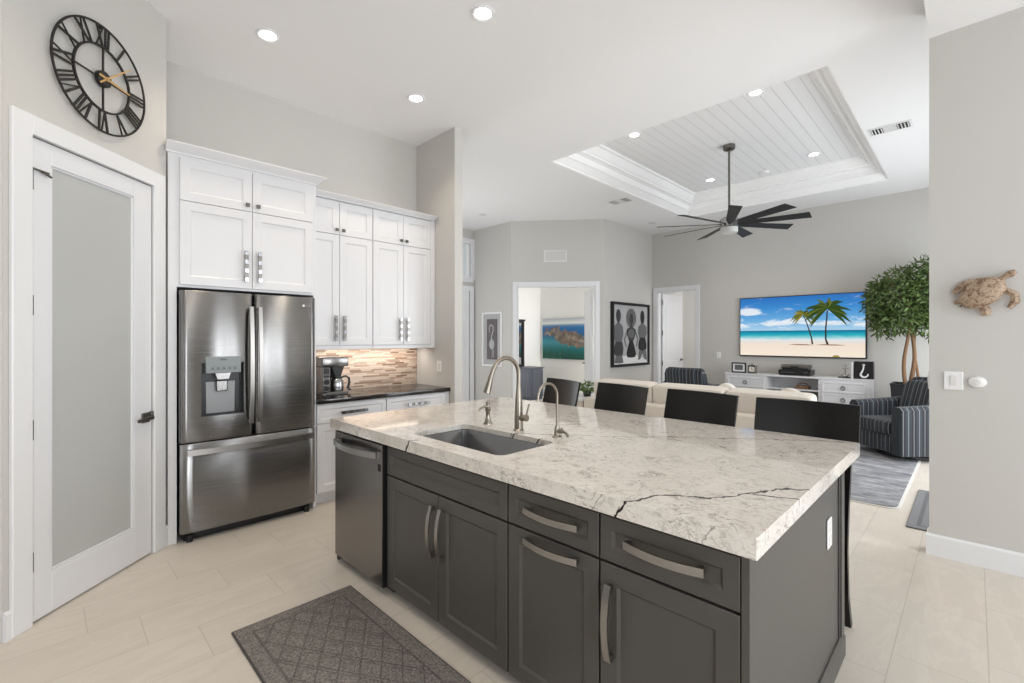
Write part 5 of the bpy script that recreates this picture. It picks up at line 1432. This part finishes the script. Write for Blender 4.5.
# left figure
oval(3, -0.47, 0.36, 0.085, 0.13, 0.001); shape(2, mirror(-0.47, [(0.03, 0.24), (0.16, 0.15), (0.18, 0.02), (0.12, -0.14), (0.04, -0.15)]), 0.001); shape(3, mirror(-0.46, [(0.12, -0.14), (0.17, -0.28), (0.14, -0.40), (0.03, -0.41)]), 0.002); shape(2, mirror(-0.45, [(0.11, -0.40), (0.16, -0.55), (0.04, -0.56)]), 0.001)
# middle figure with the round head
oval(2, 0.0, 0.33, 0.19, 0.19, 0.001); oval(3, 0.0, 0.31, 0.075, 0.115, 0.002); shape(3, mirror(0.0, [(0.03, 0.2), (0.06, 0.15), (0.17, 0.10), (0.15, -0.02), (0.07, -0.14), (0.02, -0.15)]), 0.002)
shape(4, mirror(0.0, [(0.06, -0.12), (0.14, -0.28), (0.18, -0.38), (0.15, -0.45), (0.03, -0.46)]), 0.003); oval(2, 0.0, 0.02, 0.12, 0.09, 0.003)
for s in (-1, 1): shape(2, [(s * 0.16, 0.10), (s * 0.28, -0.10), (s * 0.20, -0.25), (s * 0.17, -0.24), (s * 0.24, -0.10), (s * 0.13, 0.06)], 0.002)
# right figure
oval(4, 0.44, 0.36, 0.085, 0.14, 0.001); shape(2, mirror(0.44, [(0.03, 0.24), (0.17, 0.16), (0.18, 0.03), (0.12, -0.07), (0.04, -0.08)]), 0.001); shape(4, mirror(0.44, [(0.11, -0.06), (0.17, -0.2), (0.16, -0.30), (0.03, -0.33)]), 0.002); shape(2, mirror(0.44, [(0.14, -0.32), (0.18, -0.52), (0.08, -0.5), (0.02, -0.4)]), 0.001)
m.build('print', [M['art_light'], M['art_white'], M['art_mid'], M['art_dark'], M['art_black']], fp)

def coast():
    t = NT('aerial_coast_print'); x, y, z = t.xyz(); v = t.coords()
    n = t.noise(v, 4.5, 7, 0.68, 0.6); n2 = t.noise(v, 11, 5, 0.65, 0.5); n3 = t.noise(v, 1.4, 3)
    s = t.math('DIVIDE', t.math('ADD', z, 0.5), 1.0)
    sea = t.ramp(s, [(0.0, rgb(16, 66, 58)), (0.25, rgb(24, 110, 112)), (0.42, rgb(60, 150, 162)), (0.6, rgb(26, 92, 142)), (0.76, rgb(30, 108, 168)), (0.82, rgb(96, 140, 172)), (0.87, rgb(226, 228, 228)), (1.0, rgb(166, 176, 186))])
    dz = t.math('DIVIDE', t.math('SUBTRACT', z, t.math('MULTIPLY_ADD', x, -0.22, 0.05)), 0.22)
    dx = t.math('DIVIDE', t.math('ADD', x, -0.12), 0.78)
    rr_ = t.math('ADD', t.math('MULTIPLY', dz, dz), t.math('MULTIPLY', dx, dx))
    land = t.step(t.math('SUBTRACT', t.math('MULTIPLY_ADD', n, 4.4, -1.45), rr_), 0.0, 0.25)
    lc = t.ramp(n2, [(0.3, rgb(70, 70, 66)), (0.5, rgb(128, 110, 96)), (0.7, rgb(172, 160, 146))])
    g = t.step(t.math('SUBTRACT', t.math('MULTIPLY_ADD', n, 0.6, -0.45), z), 0.1, 0.25)
    c = t.mix(t.math('MULTIPLY', g, t.step(n3, 0.4, 0.6)), sea, t.ramp(n2, [(0.3, rgb(14, 60, 50)), (0.6, rgb(38, 104, 84)), (0.8, rgb(110, 170, 170))]))
    c = t.mix(land, c, lc)
    t.color(c); t.set(Roughness=0.5)
    return t.m
cv = thing('canvas_picture', 'unframed aerial coastline canvas on the bedroom wall', 'picture', (8.8, 6.95, 1.425), RW)
m = MB(); m.box(-0.69, -0.032, -0.49, 0.76, 0, 0.49, 0.003); m.build('canvas', coast(), cv)
# dresser and mirror in the bedroom
dr_ = thing('dresser', 'slate blue dresser seen through the bedroom doorway', 'dresser', (7.1, 7.22, 0))
m = MB(); m.box(0, 0, 0.06, 1.2, 0.46, 0.725, 0.003); m.build('body', M['blue_grey'], dr_)
m = MB(); m.box(-0.025, -0.025, 0.725, 1.225, 0.475, 0.757, 0.006); m.build('top', M['blue_grey'], dr_)
for i in range(3): shaker('door', 0.02 + i * 0.395, 0.09, 0.395 + i * 0.395, 0.70, dr_, M['blue_grey'], rail=0.05)
m = MB(); m.box(0, 0.02, 0, 1.2, 0.44, 0.06); m.build('plinth', M['blue_grey'], dr_)
mr = thing('standing_mirror', 'black framed mirror standing on the slate blue dresser', 'mirror', (7.68, 7.63, 1.31))
m = MB(); frame_box(m, 0.78, 1.10, 0.06, -0.03, 0.03); m.box(-0.42, -0.04, 0.53, 0.42, 0.03, 0.57, 0.004); m.build('frame', M['art_black'], mr)
m = MB(); m.box(-0.335, -0.005, -0.495, 0.335, 0.01, 0.495); m.build('mirror_glass', M['mirror'], mr)
